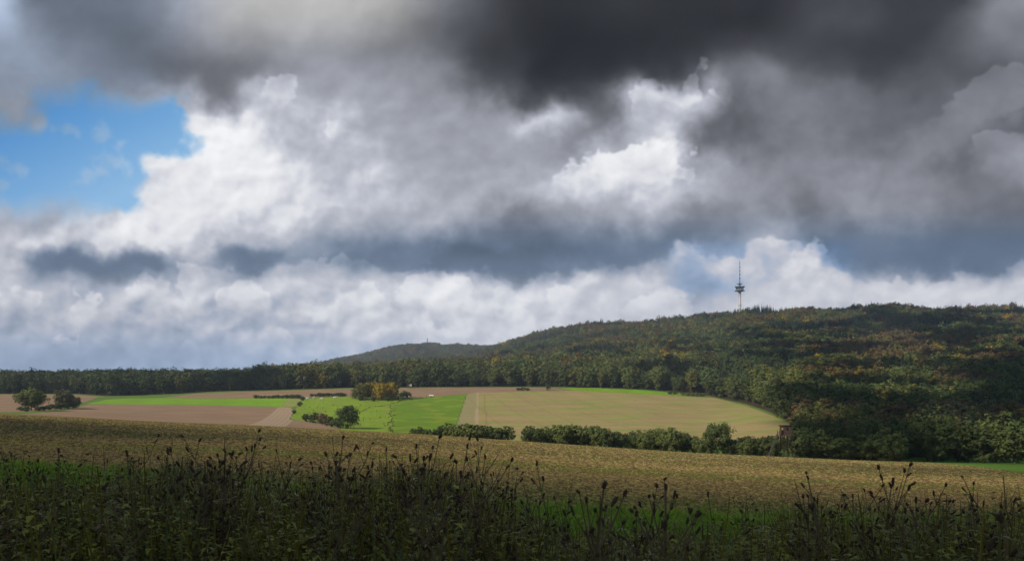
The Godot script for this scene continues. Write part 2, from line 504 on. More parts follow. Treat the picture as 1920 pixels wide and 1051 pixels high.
# height of the ground at a place given by its distance straight ahead and u = sideways / ahead
func ground_uz(u: float, z: float) -> float:
	if z < ZMIN: return near_ground(u, z)
	var fu := clampf((u + UMAX) / (2.0 * UMAX) * NU, 0.0, NU - 0.001)
	var fz := clampf(log(z / ZMIN) / log(ZMAX / ZMIN) * NZ, 0.0, NZ - 0.001)
	var i := int(fu)
	var j := int(fz)
	fu -= i
	fz -= j
	var a := i * (NZ + 1) + j
	var y := lerpf(lerpf(land[a], land[a + NZ + 1], fu), lerpf(land[a + 1], land[a + NZ + 2], fu), fz)
	if z > 650.0:
		y += swell.get_noise_2d(u * z, z) * 14.0 * smoothstep(650.0, 1400.0, z)
	return y

func ground_polar(az: float, d: float) -> float:
	var a := clampf(az, -0.81, 0.81)
	var y := ground_uz(tan(a), maxf(d * cos(a), 0.001))
	var side := smoothstep(1.0, 2.0, absf(az))
	return lerpf(y, -EYE - d * 0.01, side) if side > 0.0 else y

func ground(x: float, z_ahead: float) -> float:
	return ground_polar(atan2(x, z_ahead), sqrt(x * x + z_ahead * z_ahead))

# the place on the far side of the near crest that the photograph shows at a pixel
func far_z(px: float, py: float, from := 215.0) -> float:
	var u := (px - MIDX) / FOCAL
	var z := from
	while z < 1500.0:
		if HORIZON - FOCAL * ground_uz(u, z) / z <= py: return z
		z += 2.0
	return z

func spot(px: float, z: float, lift := 0.0) -> Vector3:
	var u := (px - MIDX) / FOCAL
	return Vector3(u * z, ground_uz(u, z) + lift, -z)

func seen_spot(px: float, py: float, from := 215.0) -> Vector3:
	return spot(px, far_z(px, py, from))

# fields, outlined on the ground: corners as (pixel x, pixel y), turned into places
var fields := []     # [name, PackedVector2Array of (sideways, ahead), bounds]
func field(called: String, corners: Array) -> void:
	var pts := PackedVector2Array()
	for k in corners.size():
		var c: Array = corners[k]
		var n: Array = corners[(k + 1) % corners.size()]
		for s in 6:
			var px := lerpf(c[0], n[0], s / 6.0)
			var z := far_z(px, lerpf(c[1], n[1], s / 6.0))
			pts.append(Vector2((px - MIDX) / FOCAL * z, z))
	var box := Rect2(pts[0], Vector2.ZERO)
	for p in pts: box = box.expand(p)
	fields.append([called, pts, box])

func verge_edge(u: float) -> float:    # where the grass of the verge ends and the field begins
	return 12.4 + 3.4 * smoothstep(-0.1, -0.75, u) + 1.6 * smoothstep(0.2, 0.8, u)

const EDGE_X := [-300.0, 0.0, 140.0, 200.0, 300.0, 400.0, 480.0, 660.0, 960.0, 1050.0, 1200.0, 1280.0, 1330.0, 1400.0, 1450.0, 1488.0]
const EDGE_Y := [739.0, 738.0, 738.0, 742.0, 739.0, 733.5, 731.5, 726.5, 724.5, 725.0, 729.5, 736.0, 742.0, 757.0, 774.0, 795.0]
var wood_edge := PackedFloat32Array()   # distance of the wood's edge for every 10 pixels from -400 to 2400
func make_wood_edge() -> void:
	for k in 281:
		var px := -400.0 + k * 10.0
		var z := 0.0
		if px <= 1488.0:
			var y: float = EDGE_Y[0]
			for i in EDGE_X.size() - 1:
				if px >= EDGE_X[i]:
					y = lerpf(EDGE_Y[i], EDGE_Y[i + 1], clampf((px - EDGE_X[i]) / (EDGE_X[i + 1] - EDGE_X[i]), 0.0, 1.0))
			z = far_z(px, y)
		else:
			z = lerpf(188.0, 158.0, clampf((px - 1500.0) / 420.0, 0.0, 1.0))
		wood_edge.append(z)

func wood_at(u: float) -> float:
	var k := clampf((MIDX + FOCAL * u + 400.0) / 10.0, 0.0, 279.99)
	var i := int(k)
	return lerpf(wood_edge[i], wood_edge[i + 1], k - i)

# ---------------------------------------------------------------- ground sheets
var speck: FastNoiseLite
var streak: FastNoiseLite

func field_kind(x: float, z: float, u: float) -> String:
	if z < 0.0: return "verge"
	if z < 200.0:
		if z < verge_edge(u): return "verge"
		var px := MIDX + FOCAL * u
		if px > 1660.0 and z > lerpf(150.0, 45.0, sqrt((px - 1660.0) / 260.0)): return "low_meadow"
		if z > wood_at(u) - 3.0: return "wood_floor"
		return "stubble_field"
	var p := Vector2(x, z)
	for f in fields:
		if f[2].has_point(p) and Geometry2D.is_point_in_polygon(p, f[1]): return f[0]
	if z > wood_at(u) - 1.0: return "wood_floor"
	return "grass_margin"

func ground_color(kind: String, x: float, z: float) -> Color:
	var a := speck.get_noise_2d(x, z)
	var b := speck.get_noise_2d(x * 6.0 + 40.0, z * 6.0)
	var v := 1.0 + 0.16 * a + 0.10 * b
	match kind:
		"stubble_field":
			# rows of volunteer green run across the field
			var wob := 3.0 * speck.get_noise_2d(x * 0.7, 300.0)
			var row := pow(0.5 + 0.5 * sin((z + wob) * 0.52), 3.0) * clampf(0.55 + 1.6 * speck.get_noise_2d(x * 0.6 + 90.0, z * 3.0), 0.0, 1.0)
			var soil := Color(1.02, 0.92, 0.72)
			return soil.lerp(Color(0.62, 1.22, 0.34), row * 0.8) * (v + 0.1 * a)
		"pasture":
			var s := smoothstep(0.25, 0.6, speck.get_noise_2d(x * 2.2, z * 1.0 + 77.0))
			return Color(0.17, 0.24, 0.024).lerp(Color(0.20, 0.175, 0.06), s * 0.6) * (v + 0.12 * b)
		"hay_meadow":
			var s := smoothstep(0.05, 0.5, speck.get_noise_2d(x * 1.5 + 20.0, z * 1.2))
			return Color(0.115, 0.19, 0.017).lerp(Color(0.22, 0.24, 0.028), s * 0.7) * v
		"green_strip":
			var e := -20.8 - (x + 0.267 * z)
			if x < 0.0 and e < 14.0: return Color(0.21, 0.225, 0.06) * (v + 0.1 * sin(e * 2.3))
			return Color(0.155, 0.27, 0.020) * v
		"low_meadow":
			return Color(0.11, 0.19, 0.025) * v
		"tan_field":
			var s := streak.get_noise_2d(x * 0.16, z * 1.4)
			var g := smoothstep(-0.15, 0.5, streak.get_noise_2d(x * 0.35 + 200.0, z * 0.7))
			# wheel tracks running up the slope
			var t := absf(fposmod(x + z * 0.16, 21.0) - 10.5)
			var c := Color(0.285, 0.215, 0.092).lerp(Color(0.225, 0.230, 0.066), g) * (1.0 + 0.13 * s + 0.07 * b + 0.10 * a)
			var e := x + 0.048 * z + 10.4         # metres from the meadow's edge
			if e < 7.0: c = c.lerp(Color(0.24, 0.21, 0.10), 0.7)
			if absf(e - 9.0) < 0.7: c = Color(0.33, 0.25, 0.15)
			if absf(e - 14.5) < 0.5: c *= 0.82
			return c * (0.86 if t < 0.55 and b > -0.4 else 1.0)
		"ploughed_field":
			var s := streak.get_noise_2d(x * 0.2, z * 1.6)
			var c := Color(0.235, 0.152, 0.092) * (1.0 + 0.16 * s + 0.14 * a)
			var e := -20.8 - (x + 0.267 * z)      # metres from the pasture's edge
			if z > 300.0 and z < 500.0 and e > 0.0 and e < 16.0:      # wheel tracks of the turning strip
				c = c.lerp(Color(0.36, 0.265, 0.175), 0.35 + 0.4 * (0.5 + 0.5 * sin(e * 2.3)))
			return c
		"wood_floor":
			return Color(0.05, 0.042, 0.022) * v
	return Color(0.10, 0.155, 0.03) * v

func noise_texture(freq: float, octaves: int, the_seed: int, dark: Color, light: Color, size := 512) -> NoiseTexture2D:
	var t := NoiseTexture2D.new()
	t.width = size
	t.height = size
	t.seamless = true
	t.noise = fbm(freq, octaves, the_seed)
	var ramp := Gradient.new()
	ramp.set_color(0, dark)
	ramp.set_color(1, light)
	t.color_ramp = ramp
	return t

func litter_texture() -> ImageTexture:
	# bare soil with chopped straw and seedlings lying on it
	var size := 768
	var im := Image.create(size, size, false, Image.FORMAT_RGB8)
	var n := fbm(0.02, 4, 8)
	for j in size:
		for i in size:
			var e := 1.0 + 0.35 * n.get_noise_2d(i, j) + 0.22 * n.get_noise_2d(i * 7.0, j * 7.0)
			im.set_pixel(i, j, lin(0.14 * e, 0.086 * e, 0.040 * e))
	var r := RandomNumberGenerator.new()
	r.seed = 17
	for k in 15000:
		var x := r.randf() * size
		var y := r.randf() * size
		var a := r.randf() * TAU
		var len := r.randf_range(4.0, 15.0)
		var t := r.randf()
		var e := r.randf_range(0.6, 1.25)
		var c := lin(0.42 * e, 0.325 * e, 0.12 * e) if t < 0.52 else (lin(0.17 * e, 0.22 * e, 0.05 * e) if t < 0.74 else lin(0.20 * e, 0.13 * e, 0.07 * e))
		for s in int(len):
			var px := posmod(int(x + cos(a) * s), size)
			var py := posmod(int(y + sin(a) * s), size)
			im.set_pixel(px, py, c)
			im.set_pixel(posmod(px + 1, size), py, c)
	return ImageTexture.create_from_image(im)

func make_ground() -> void:
	speck = fbm(0.03, 4, 61)
	streak = fbm(0.05, 4, 15)
	var fleck := noise_texture(0.05, 5, 4, Color(0.70, 0.70, 0.70), Color(1.0, 1.0, 1.0))
	var bumps := noise_texture(0.03, 5, 6, Color.BLACK, Color.WHITE)
	for k in ["pasture", "hay_meadow", "green_strip", "low_meadow", "tan_field", "ploughed_field", "grass_margin", "wood_floor", "verge", "stubble_field"]:
		var m := mat(k, Color(1.13, 1.13, 1.13), 0.95, true)
		m.metallic_specular = 0.15
		m.uv1_triplanar = true
		m.uv1_world_triplanar = true
		m.albedo_texture = fleck
		m.uv1_scale = Vector3.ONE * 0.09
		if k == "stubble_field":
			m.albedo_texture = litter_texture()
			m.albedo_color = Color(1, 1, 1)
			m.uv1_scale = Vector3.ONE * 0.36
			m.heightmap_enabled = true
			m.heightmap_texture = bumps
			m.heightmap_scale = 6.0
	# rings and rays round the eye
	var az := []
	var a := -PI
	while a < -0.84:
		az.append(a)
		a += 0.06
	a = -0.84
	while a < 0.84:
		az.append(a)
		a += 0.0021
	a = 0.84
	while a < PI:
		az.append(a)
		a += 0.06
	az.append(PI)
	var ds := [0.3]
	var d := 1.5
	while d < 215.0:
		ds.append(d)
		d *= 1.04
	d = 215.0
	while d < 880.0:
		ds.append(d)
		d += 2.0 + maxf(0.0, (d - 700.0) * 0.02)
	while d < 4200.0:
		ds.append(d)
		d *= 1.03
	var na := az.size()
	var nd := ds.size()
	var pts := PackedVector3Array()
	pts.resize(na * nd)
	for i in na:
		var sa := sin(az[i])
		var ca := cos(az[i])
		for j in nd:
			var dd: float = ds[j]
			pts[i * nd + j] = Vector3(sa * dd, ground_polar(az[i], dd), -ca * dd)
	var nrm := PackedVector3Array()
	nrm.resize(na * nd)
	for i in na:
		for j in nd:
			var p := pts[maxi(i - 1, 0) * nd + j]
			var q := pts[mini(i + 1, na - 1) * nd + j]
			var r := pts[i * nd + maxi(j - 1, 0)]
			var s := pts[i * nd + mini(j + 1, nd - 1)]
			var n := (q - p).cross(s - r)
			nrm[i * nd + j] = (n if n.y > 0 else -n).normalized()
	var soup := {}
	for i in na - 1:
		for j in nd - 1:
			var c := (pts[i * nd + j] + pts[(i + 1) * nd + j + 1]) / 2.0
			var kind := field_kind(c.x, -c.z, clampf(c.x / -c.z, -1.0, 1.0) if c.z < 0.0 else (1.0 if c.x > 0 else -1.0))
			if not soup.has(kind):
				soup[kind] = [PackedVector3Array(), PackedVector3Array(), PackedColorArray(), PackedInt32Array(), {}]
			var s: Array = soup[kind]
			var ids := []
			for o in [i * nd + j, (i + 1) * nd + j, (i + 1) * nd + j + 1, i * nd + j + 1]:
				if not s[4].has(o):
					s[4][o] = s[0].size()
					s[0].append(pts[o])
					s[1].append(nrm[o])
					s[2].append(ground_color(kind, pts[o].x, -pts[o].z))
				ids.append(s[4][o])
			# seen from above, clockwise: near-left, far-left, far-right, near-right
			s[3].append(ids[0]); s[3].append(ids[3]); s[3].append(ids[2])
			s[3].append(ids[0]); s[3].append(ids[2]); s[3].append(ids[1])
	var says := {
		"verge": ["grass_verge", "grassy verge along the edge of the stubble field", "verge"],
		"stubble_field": ["stubble_field", "brown stubble field with straw and rows of green seedlings", "field"],
		"low_meadow": ["low_meadow", "small green meadow in front of the dark wood", "meadow"],
		"pasture": ["pasture", "bright green hollow pasture with white cattle", "pasture"],
		"hay_meadow": ["hay_meadow", "smooth green meadow sloping beside the big tan field", "meadow"],
		"green_strip": ["crop_field", "bright green strips of young crop between brown fields", "field"],
		"tan_field": ["tan_field", "large tan field sloping up to the wood", "field"],
		"ploughed_field": ["ploughed_field", "bare brown ploughed fields around the pasture", "field"],
		"grass_margin": ["grass_margin", "grass margins between the fields", "grass"],
		"wood_floor": ["wood_floor", "brown leaf-covered ground under the wood", "ground"]}
	for kind in soup:
		var s: Array = soup[kind]
		var arrays := []
		arrays.resize(Mesh.ARRAY_MAX)
		arrays[Mesh.ARRAY_VERTEX] = s[0]
		arrays[Mesh.ARRAY_NORMAL] = s[1]
		arrays[Mesh.ARRAY_COLOR] = s[2]
		arrays[Mesh.ARRAY_INDEX] = s[3]
		var me := ArrayMesh.new()
		me.add_surface_from_arrays(Mesh.PRIMITIVE_TRIANGLES, arrays)
		var o := part(says[kind][0], me, M[kind], self)
		tag(o, says[kind][1], says[kind][2], "", "structure")

# ---------------------------------------------------------------- trees
# Shapes of unit height; the crown is many small leaf sprays in clumps.
func crown_mesh(the_seed: int, radius: float, low: float, high: float, clumps: int, sprays: int, size: float, lumps := 0.3) -> ArrayMesh:
	var r := RandomNumberGenerator.new()
	r.seed = the_seed
	var n := fbm(1.1, 2, the_seed)
	var s := Soup.new()
	var mid := Vector3(0, (low + high) / 2.0, 0)
	var half := (high - low) / 2.0
	for k in clumps:
		var dir := Vector3(r.randfn(), r.randfn() * 0.9 + 0.25, r.randfn()).normalized()
		var reach := r.randf_range(0.80, 1.0) if k % 4 else r.randf_range(0.35, 0.75)
		reach *= 1.0 + lumps * n.get_noise_3dv(dir * 1.6) * 1.6
		var taper := 1.0 if dir.y > 0.0 else 1.0 - 0.25 * absf(dir.y)
		var at := mid + Vector3(dir.x * radius * taper, dir.y * half, dir.z * radius * taper) * reach
		var cr := r.randf_range(0.55, 1.1) * radius * 0.33
		var e := r.randf_range(0.72, 1.28)
		var warm := r.randf_range(-0.08, 0.08)
		for q in sprays:
			var o := Vector3(r.randfn(), r.randfn() * 0.8 + 0.35, r.randfn()).normalized()
			var p := at + o * cr * sqrt(r.randf_range(0.25, 1.0))
			var out := (o * 0.9 + dir * 0.5 + Vector3(r.randfn(), r.randfn(), r.randfn()) * 0.45).normalized()
			var x := out.cross(Vector3(r.randfn(), r.randfn(), r.randfn())).normalized()
			var y := out.cross(x)
			var w := size * r.randf_range(0.6, 1.3)
			var h := size * r.randf_range(0.6, 1.3)
			var f := e * r.randf_range(0.85, 1.15)
			s.tint = Color(f * (1.0 + warm), f, f * (1.0 - warm))
			# a ragged five-cornered spray
			s.tri(p - x * w, p + y * h * r.randf_range(0.5, 1.1) - x * w * 0.2, p - y * h * r.randf_range(0.4, 1.0), out)
			s.tri(p + y * h * 0.6, p + x * w, p - y * h * r.randf_range(0.4, 1.0) + x * w * 0.2, out)
	return s.mesh()

func trunk_mesh(the_seed: int, low: float, high: float, radius: float) -> ArrayMesh:
	var r := RandomNumberGenerator.new()
	r.seed = the_seed
	var s := Soup.new()
	s.tube([Vector3(0, -0.03, 0), Vector3(0.004, low * 0.5, 0), Vector3(0, low + 0.1, 0.006), Vector3(0.01, lerpf(low, high, 0.6), 0)], [0.024, 0.018, 0.014, 0.006], 6)
	for k in 5:
		var a := TAU * k / 5.0 + r.randf()
		var y := lerpf(low, high, r.randf_range(0.05, 0.4))
		var e := Vector3(cos(a) * radius * 0.7, y + (high - low) * 0.28, sin(a) * radius * 0.7)
		s.tube([Vector3(0, y, 0), e * Vector3(0.5, 1, 0.5) - Vector3(0, (high - low) * 0.1, 0), e], [0.008, 0.005, 0.002], 4, false)
	return s.mesh()

func conifer_mesh(the_seed: int) -> ArrayMesh:
	var r := RandomNumberGenerator.new()
	r.seed = the_seed
	var s := Soup.new()
	for l in 17:
		var f := l / 16.0
		var y := lerpf(0.10, 0.97, f)
		var reach := lerpf(0.19, 0.012, pow(f, 0.9))
		for k in 11:
			var a := r.randf() * TAU
			var dir := Vector3(cos(a), 0, sin(a))
			var side := Vector3(-sin(a), 0, cos(a))
			var len := reach * r.randf_range(0.7, 1.15)
			var e := r.randf_range(0.7, 1.3)
			s.tint = Color(e, e, e)
			var base := Vector3(0, y + 0.03, 0)
			var tip := base + dir * len + Vector3(0, -len * 0.45, 0)
			var mid := base + dir * len * 0.55 + Vector3(0, -len * 0.12, 0)
			var w := len * 0.34 + 0.008
			s.tri(base, mid + side * w, tip, Vector3.UP)
			s.tri(base, mid - side * w, tip, Vector3.UP)
			s.tri(mid, mid + side * w - Vector3(0, w * 0.7, 0), tip - Vector3(0, w, 0), dir)
	s.tube([Vector3(0, -0.02, 0), Vector3(0, 1.0, 0)], [0.014, 0.001], 5)
	return s.mesh()

var shapes := {}
const LEAF := {
	"dark_green": [0.066, 0.086, 0.026], "mid_green": [0.108, 0.130, 0.036], "olive": [0.122, 0.118, 0.030], "lime": [0.200, 0.210, 0.030], "yellow": [0.255, 0.185, 0.022],
	"brown": [0.112, 0.082, 0.036], "orange": [0.150, 0.090, 0.028], "grey_green": [0.120, 0.118, 0.056], "spruce": [0.036, 0.054, 0.026]}

func make_shapes() -> void:
	for k in 5:
		shapes["round_%d" % k] = [crown_mesh(100 + k, 0.30, 0.24, 1.0, 74, 17, 0.034), trunk_mesh(k, 0.3, 0.95, 0.3)]
		shapes["edge_%d" % k] = [crown_mesh(200 + k, 0.29, 0.03, 1.0, 92, 17, 0.033, 0.35), trunk_mesh(k + 20, 0.2, 0.95, 0.3)]
		shapes["bush_%d" % k] = [crown_mesh(300 + k, 0.55, 0.0, 1.0, 56, 16, 0.075, 0.4), trunk_mesh(k + 40, 0.1, 0.8, 0.5)]
	for k in 4:
		shapes["hedge_%d" % k] = [crown_mesh(400 + k, 0.40, 0.04, 1.0, 90, 22, 0.040, 0.35), trunk_mesh(k + 60, 0.2, 0.9, 0.4)]
		shapes["lone_%d" % k] = [crown_mesh(500 + k, 0.50, 0.10, 1.0, 140, 24, 0.040, 0.35), trunk_mesh(k + 80, 0.22, 0.9, 0.45)]
		shapes["clump_%d" % k] = [crown_mesh(700 + k, 0.52, -0.02, 1.0, 150, 24, 0.042, 0.22), trunk_mesh(k + 90, 0.15, 0.9, 0.45)]
	for k in 3:
		shapes["conifer_%d" % k] = [conifer_mesh(600 + k), null]
	for k in LEAF:
		leafy("leaf_" + k, lin(LEAF[k][0], LEAF[k][1], LEAF[k][2]))
	leafy("leaf_any", Color.WHITE, 0.0).backlight = lin(0.03, 0.034, 0.010)
	mat("bark", lin(0.07, 0.055, 0.04))
	mat("pale_bark", lin(0.16, 0.14, 0.11))

func tree(called: String, shape: String, leaf: String, at: Vector3, height: float, width: float, label: String, category: String, group := "", turn := -1.0) -> Node3D:
	var o := thing(called, label, category, at, rng.randf() * TAU if turn < 0.0 else turn, group)
	o.scale = Vector3(width, height, width)
	part("crown", shapes[shape][0], M["leaf_" + leaf], o)
	if shapes[shape][1]: part("trunk", shapes[shape][1], M.bark, o)
	return o

func multi(called: String, mesh: Mesh, m: Material, places: Array, colors: Array, parent: Node) -> MultiMeshInstance3D:
	var mm := MultiMesh.new()
	mm.transform_format = MultiMesh.TRANSFORM_3D
	mm.use_colors = colors.size() > 0
	mm.mesh = mesh
	mm.instance_count = places.size()
	for i in places.size():
		mm.set_instance_transform(i, places[i])
		if colors.size(): mm.set_instance_color(i, colors[i])
	var o := MultiMeshInstance3D.new()
	o.name = called
	o.multimesh = mm
	o.material_override = m
	parent.add_child(o, true)
	o.set_meta("kind", "stuff")
	return o

func wood_leaf(px: float, z: float, x: float, patch: FastNoiseLite, r: float) -> String:
	var n := patch.get_noise_2d(x, z)
	var n2 := patch.get_noise_2d(x * 2.7 + 500.0, z * 2.7)
	if z > 900.0 and px > 960.0 and patch.get_noise_2d(x * 0.8 - 900.0, z * 1.2) > 0.22: return "spruce"
	if z > 560.0 and z < 720.0 and px > 1340.0 and px < 1500.0: return "spruce" if r < 0.7 else "dark_green"
	if px < 500.0:
		if r < 0.72: return "dark_green"
		if r < 0.90: return "mid_green"
		return "brown" if r < 0.96 else "olive"
	if px < 780.0 and z < 1500.0:
		var y := smoothstep(480.0, 540.0, px)
		if r < 0.30: return "olive"
		if r < 0.30 + 0.16 * y: return "yellow"
		if r < 0.62: return "mid_green"
		return "dark_green" if r < 0.9 else "brown"
	if z < wood_at(x / z) + 40.0:
		if r < 0.50: return "dark_green"
		if r < 0.85: return "mid_green"
		return "olive"
	if n + n2 * 0.5 > 0.18: return "brown" if r < 0.65 else ("orange" if r < 0.8 else "olive")
	if n + n2 * 0.5 < -0.25: return "dark_green" if r < 0.6 else ("spruce" if r < 0.8 else "mid_green")
	if r < 0.36: return "dark_green"
	if r < 0.62: return "mid_green"
	if r < 0.85: return "olive"
	return "brown" if r < 0.94 else "yellow"

const WORD := {"dark_green": "dark green", "mid_green": "mid green", "olive": "olive green", "yellow": "yellow", "brown": "brown", "orange": "orange", "grey_green": "grey-green", "lime": "yellow-green", "spruce": "blackish green"}

func make_wood() -> void:
	var patch := fbm(0.004, 3, 33)
	var masses := {}      # shape -> [transforms, colours]
	var rims := []        # the trees along the rim of the wood, built one by one
	var z := 150.0
	while z < 3500.0:
		var step := 7.6 if z < 1400.0 else (9.0 if z < 2200.0 else 11.5)
		var u := -0.86
		while u < 0.86:
			u += step / z
			var zz := z + rng.randf_range(-0.45, 0.45) * step
			var uu := u + rng.randf_range(-0.45, 0.45) * step / z
			var px := MIDX + FOCAL * uu
			var into := zz - wood_at(uu)
			# towards the side edge of the wood the rim runs away from the eye
			if px < 1500.0 and px > 1250.0:
				into = minf(into, (uu - wood_u(zz)) * zz)
			if into < 1.5: continue
			if px < 560.0 and zz > 1500.0: continue
			if zz > 2450.0 and px > 1150.0: continue
			var r := rng.randf()
			var leaf := wood_leaf(px, zz, uu * zz, patch, r)
			var tall := rng.randf_range(13.0, 24.0) * (1.0 + 0.25 * patch.get_noise_2d(uu * zz * 5.0, zz * 5.0))
			if px > 1490.0 and zz < 260.0: tall = rng.randf_range(7.5, 12.0) if px < 1720.0 else rng.randf_range(10.0, 14.0)
			if px > 1400.0 and zz < 480.0: tall = minf(tall, rng.randf_range(9.0, 14.5) if zz < 330.0 else rng.randf_range(13.0, 19.0))
			if px < 480.0: tall = rng.randf_range(11.0, 19.0) * (1.0 + 0.3 * patch.get_noise_2d(uu * zz * 6.0, zz * 6.0))
			var wide := tall * rng.randf_range(0.75, 1.3)
			var at := Vector3(uu * zz, ground_uz(uu, zz) - 0.2, -zz)
			if leaf == "yellow" and px > 625.0 and px < 790.0 and zz < 900.0: leaf = "dark_green"
			if leaf == "yellow" and zz < 340.0: leaf = "olive"
			var front := into < 10.5 or (px > 1490.0 and into < 42.0)
			if front and rims.size() < 300 and px > -60.0 and px < 1990.0:
				rims.append([at, tall, wide, leaf, px, zz])
				continue
			var shape := ("conifer_%d" % (rng.randi() % 3)) if leaf == "spruce" else (("edge_%d" if into < 10.5 else "round_%d") % (rng.randi() % 5))
			if leaf == "spruce":
				tall *= 1.18
				wide = tall * rng.randf_range(0.9, 1.1)
			elif zz > 1550.0 and px > 960.0 and rng.randf() < 0.42:
				shape = "conifer_%d" % (rng.randi() % 3)
				leaf = "spruce"
				tall = rng.randf_range(17.0, 25.0)
				wide = tall
			if not masses.has(shape): masses[shape] = [[], []]
			var c: Array = LEAF[leaf]
			var e := rng.randf_range(0.72, 1.3)
			var warm := rng.randf_range(-0.1, 0.1)
			masses[shape][0].append(Transform3D(Basis(Vector3.UP, rng.randf() * TAU).scaled(Vector3(wide, tall, wide)), at))
			masses[shape][1].append(Color(c[0] * e * (1.0 + warm), c[1] * e, c[2] * e * (1.0 - warm)))
		z += step
	var wood := thing("forest", "autumn forest covering the long hill behind the fields", "forest")
	wood.set_meta("kind", "stuff")
	var count := 0
	for shape in masses:
		count += masses[shape][0].size()
		multi("conifers" if shape.begins_with("conifer") else "broadleaf_trees", shapes[shape][0], M.leaf_any, masses[shape][0], masses[shape][1], wood)
	print("wood: ", count, " rim: ", rims.size(), " last ", rims[-1][5])
	for t in rims:
		var size: String = "tall" if t[1] > 19.5 else ("middle-sized" if t[1] > 16.5 else "low")
		if t[4] > 1490.0 and t[5] < 300.0: size = "tall" if t[1] > 11.5 else "low"
		var where := "at the wood's rim above the bright green strip"
		if t[4] < 660.0: where = "at the wood's rim behind the cattle hedge"
		elif t[4] < 790.0: where = "at the wood's rim behind the golden clump"
		elif t[4] < 1000.0: where = "at the wood's rim behind the upper ploughed field"
		elif t[4] > 1300.0: where = "on the wood's side along the tan field"
		var group := "trees along the rim of the wood"
		if t[4] > 1490.0 and t[5] < 300.0:
			where = "in the dark wood just beyond the hunting stand" if t[4] < 1640.0 else ("in the dark wood around the pale willow" if t[4] < 1830.0 else "in the dark wood behind the low meadow")
			group = "trees of the dark wood"
		elif t[4] < 520.0:
			where = "at the low wood's rim behind the two field trees" if t[4] < 200.0 else "at the low wood's rim behind the long crop strip"
			group = "trees along the low dark wood"
		if t[3] == "spruce":
			tree("spruce_tree", "conifer_%d" % (rng.randi() % 3), "spruce", t[0], t[1] * 1.15, t[1] * 1.15, size + " dark pointed spruce " + where, "tree", group)
		else:
			tree("broadleaf_tree", "edge_%d" % (rng.randi() % 5), t[3], t[0], t[1], t[2], size + " " + WORD[t[3]] + " broadleaf tree " + where, "tree", group)

func wood_u(z: float) -> float:   # the side edge of the wood at the right end of the tan field
	for k in 26:
		var u := (1250.0 + k * 10.0 - MIDX) / FOCAL
		if wood_at(u) < z: return u
	return 0.43

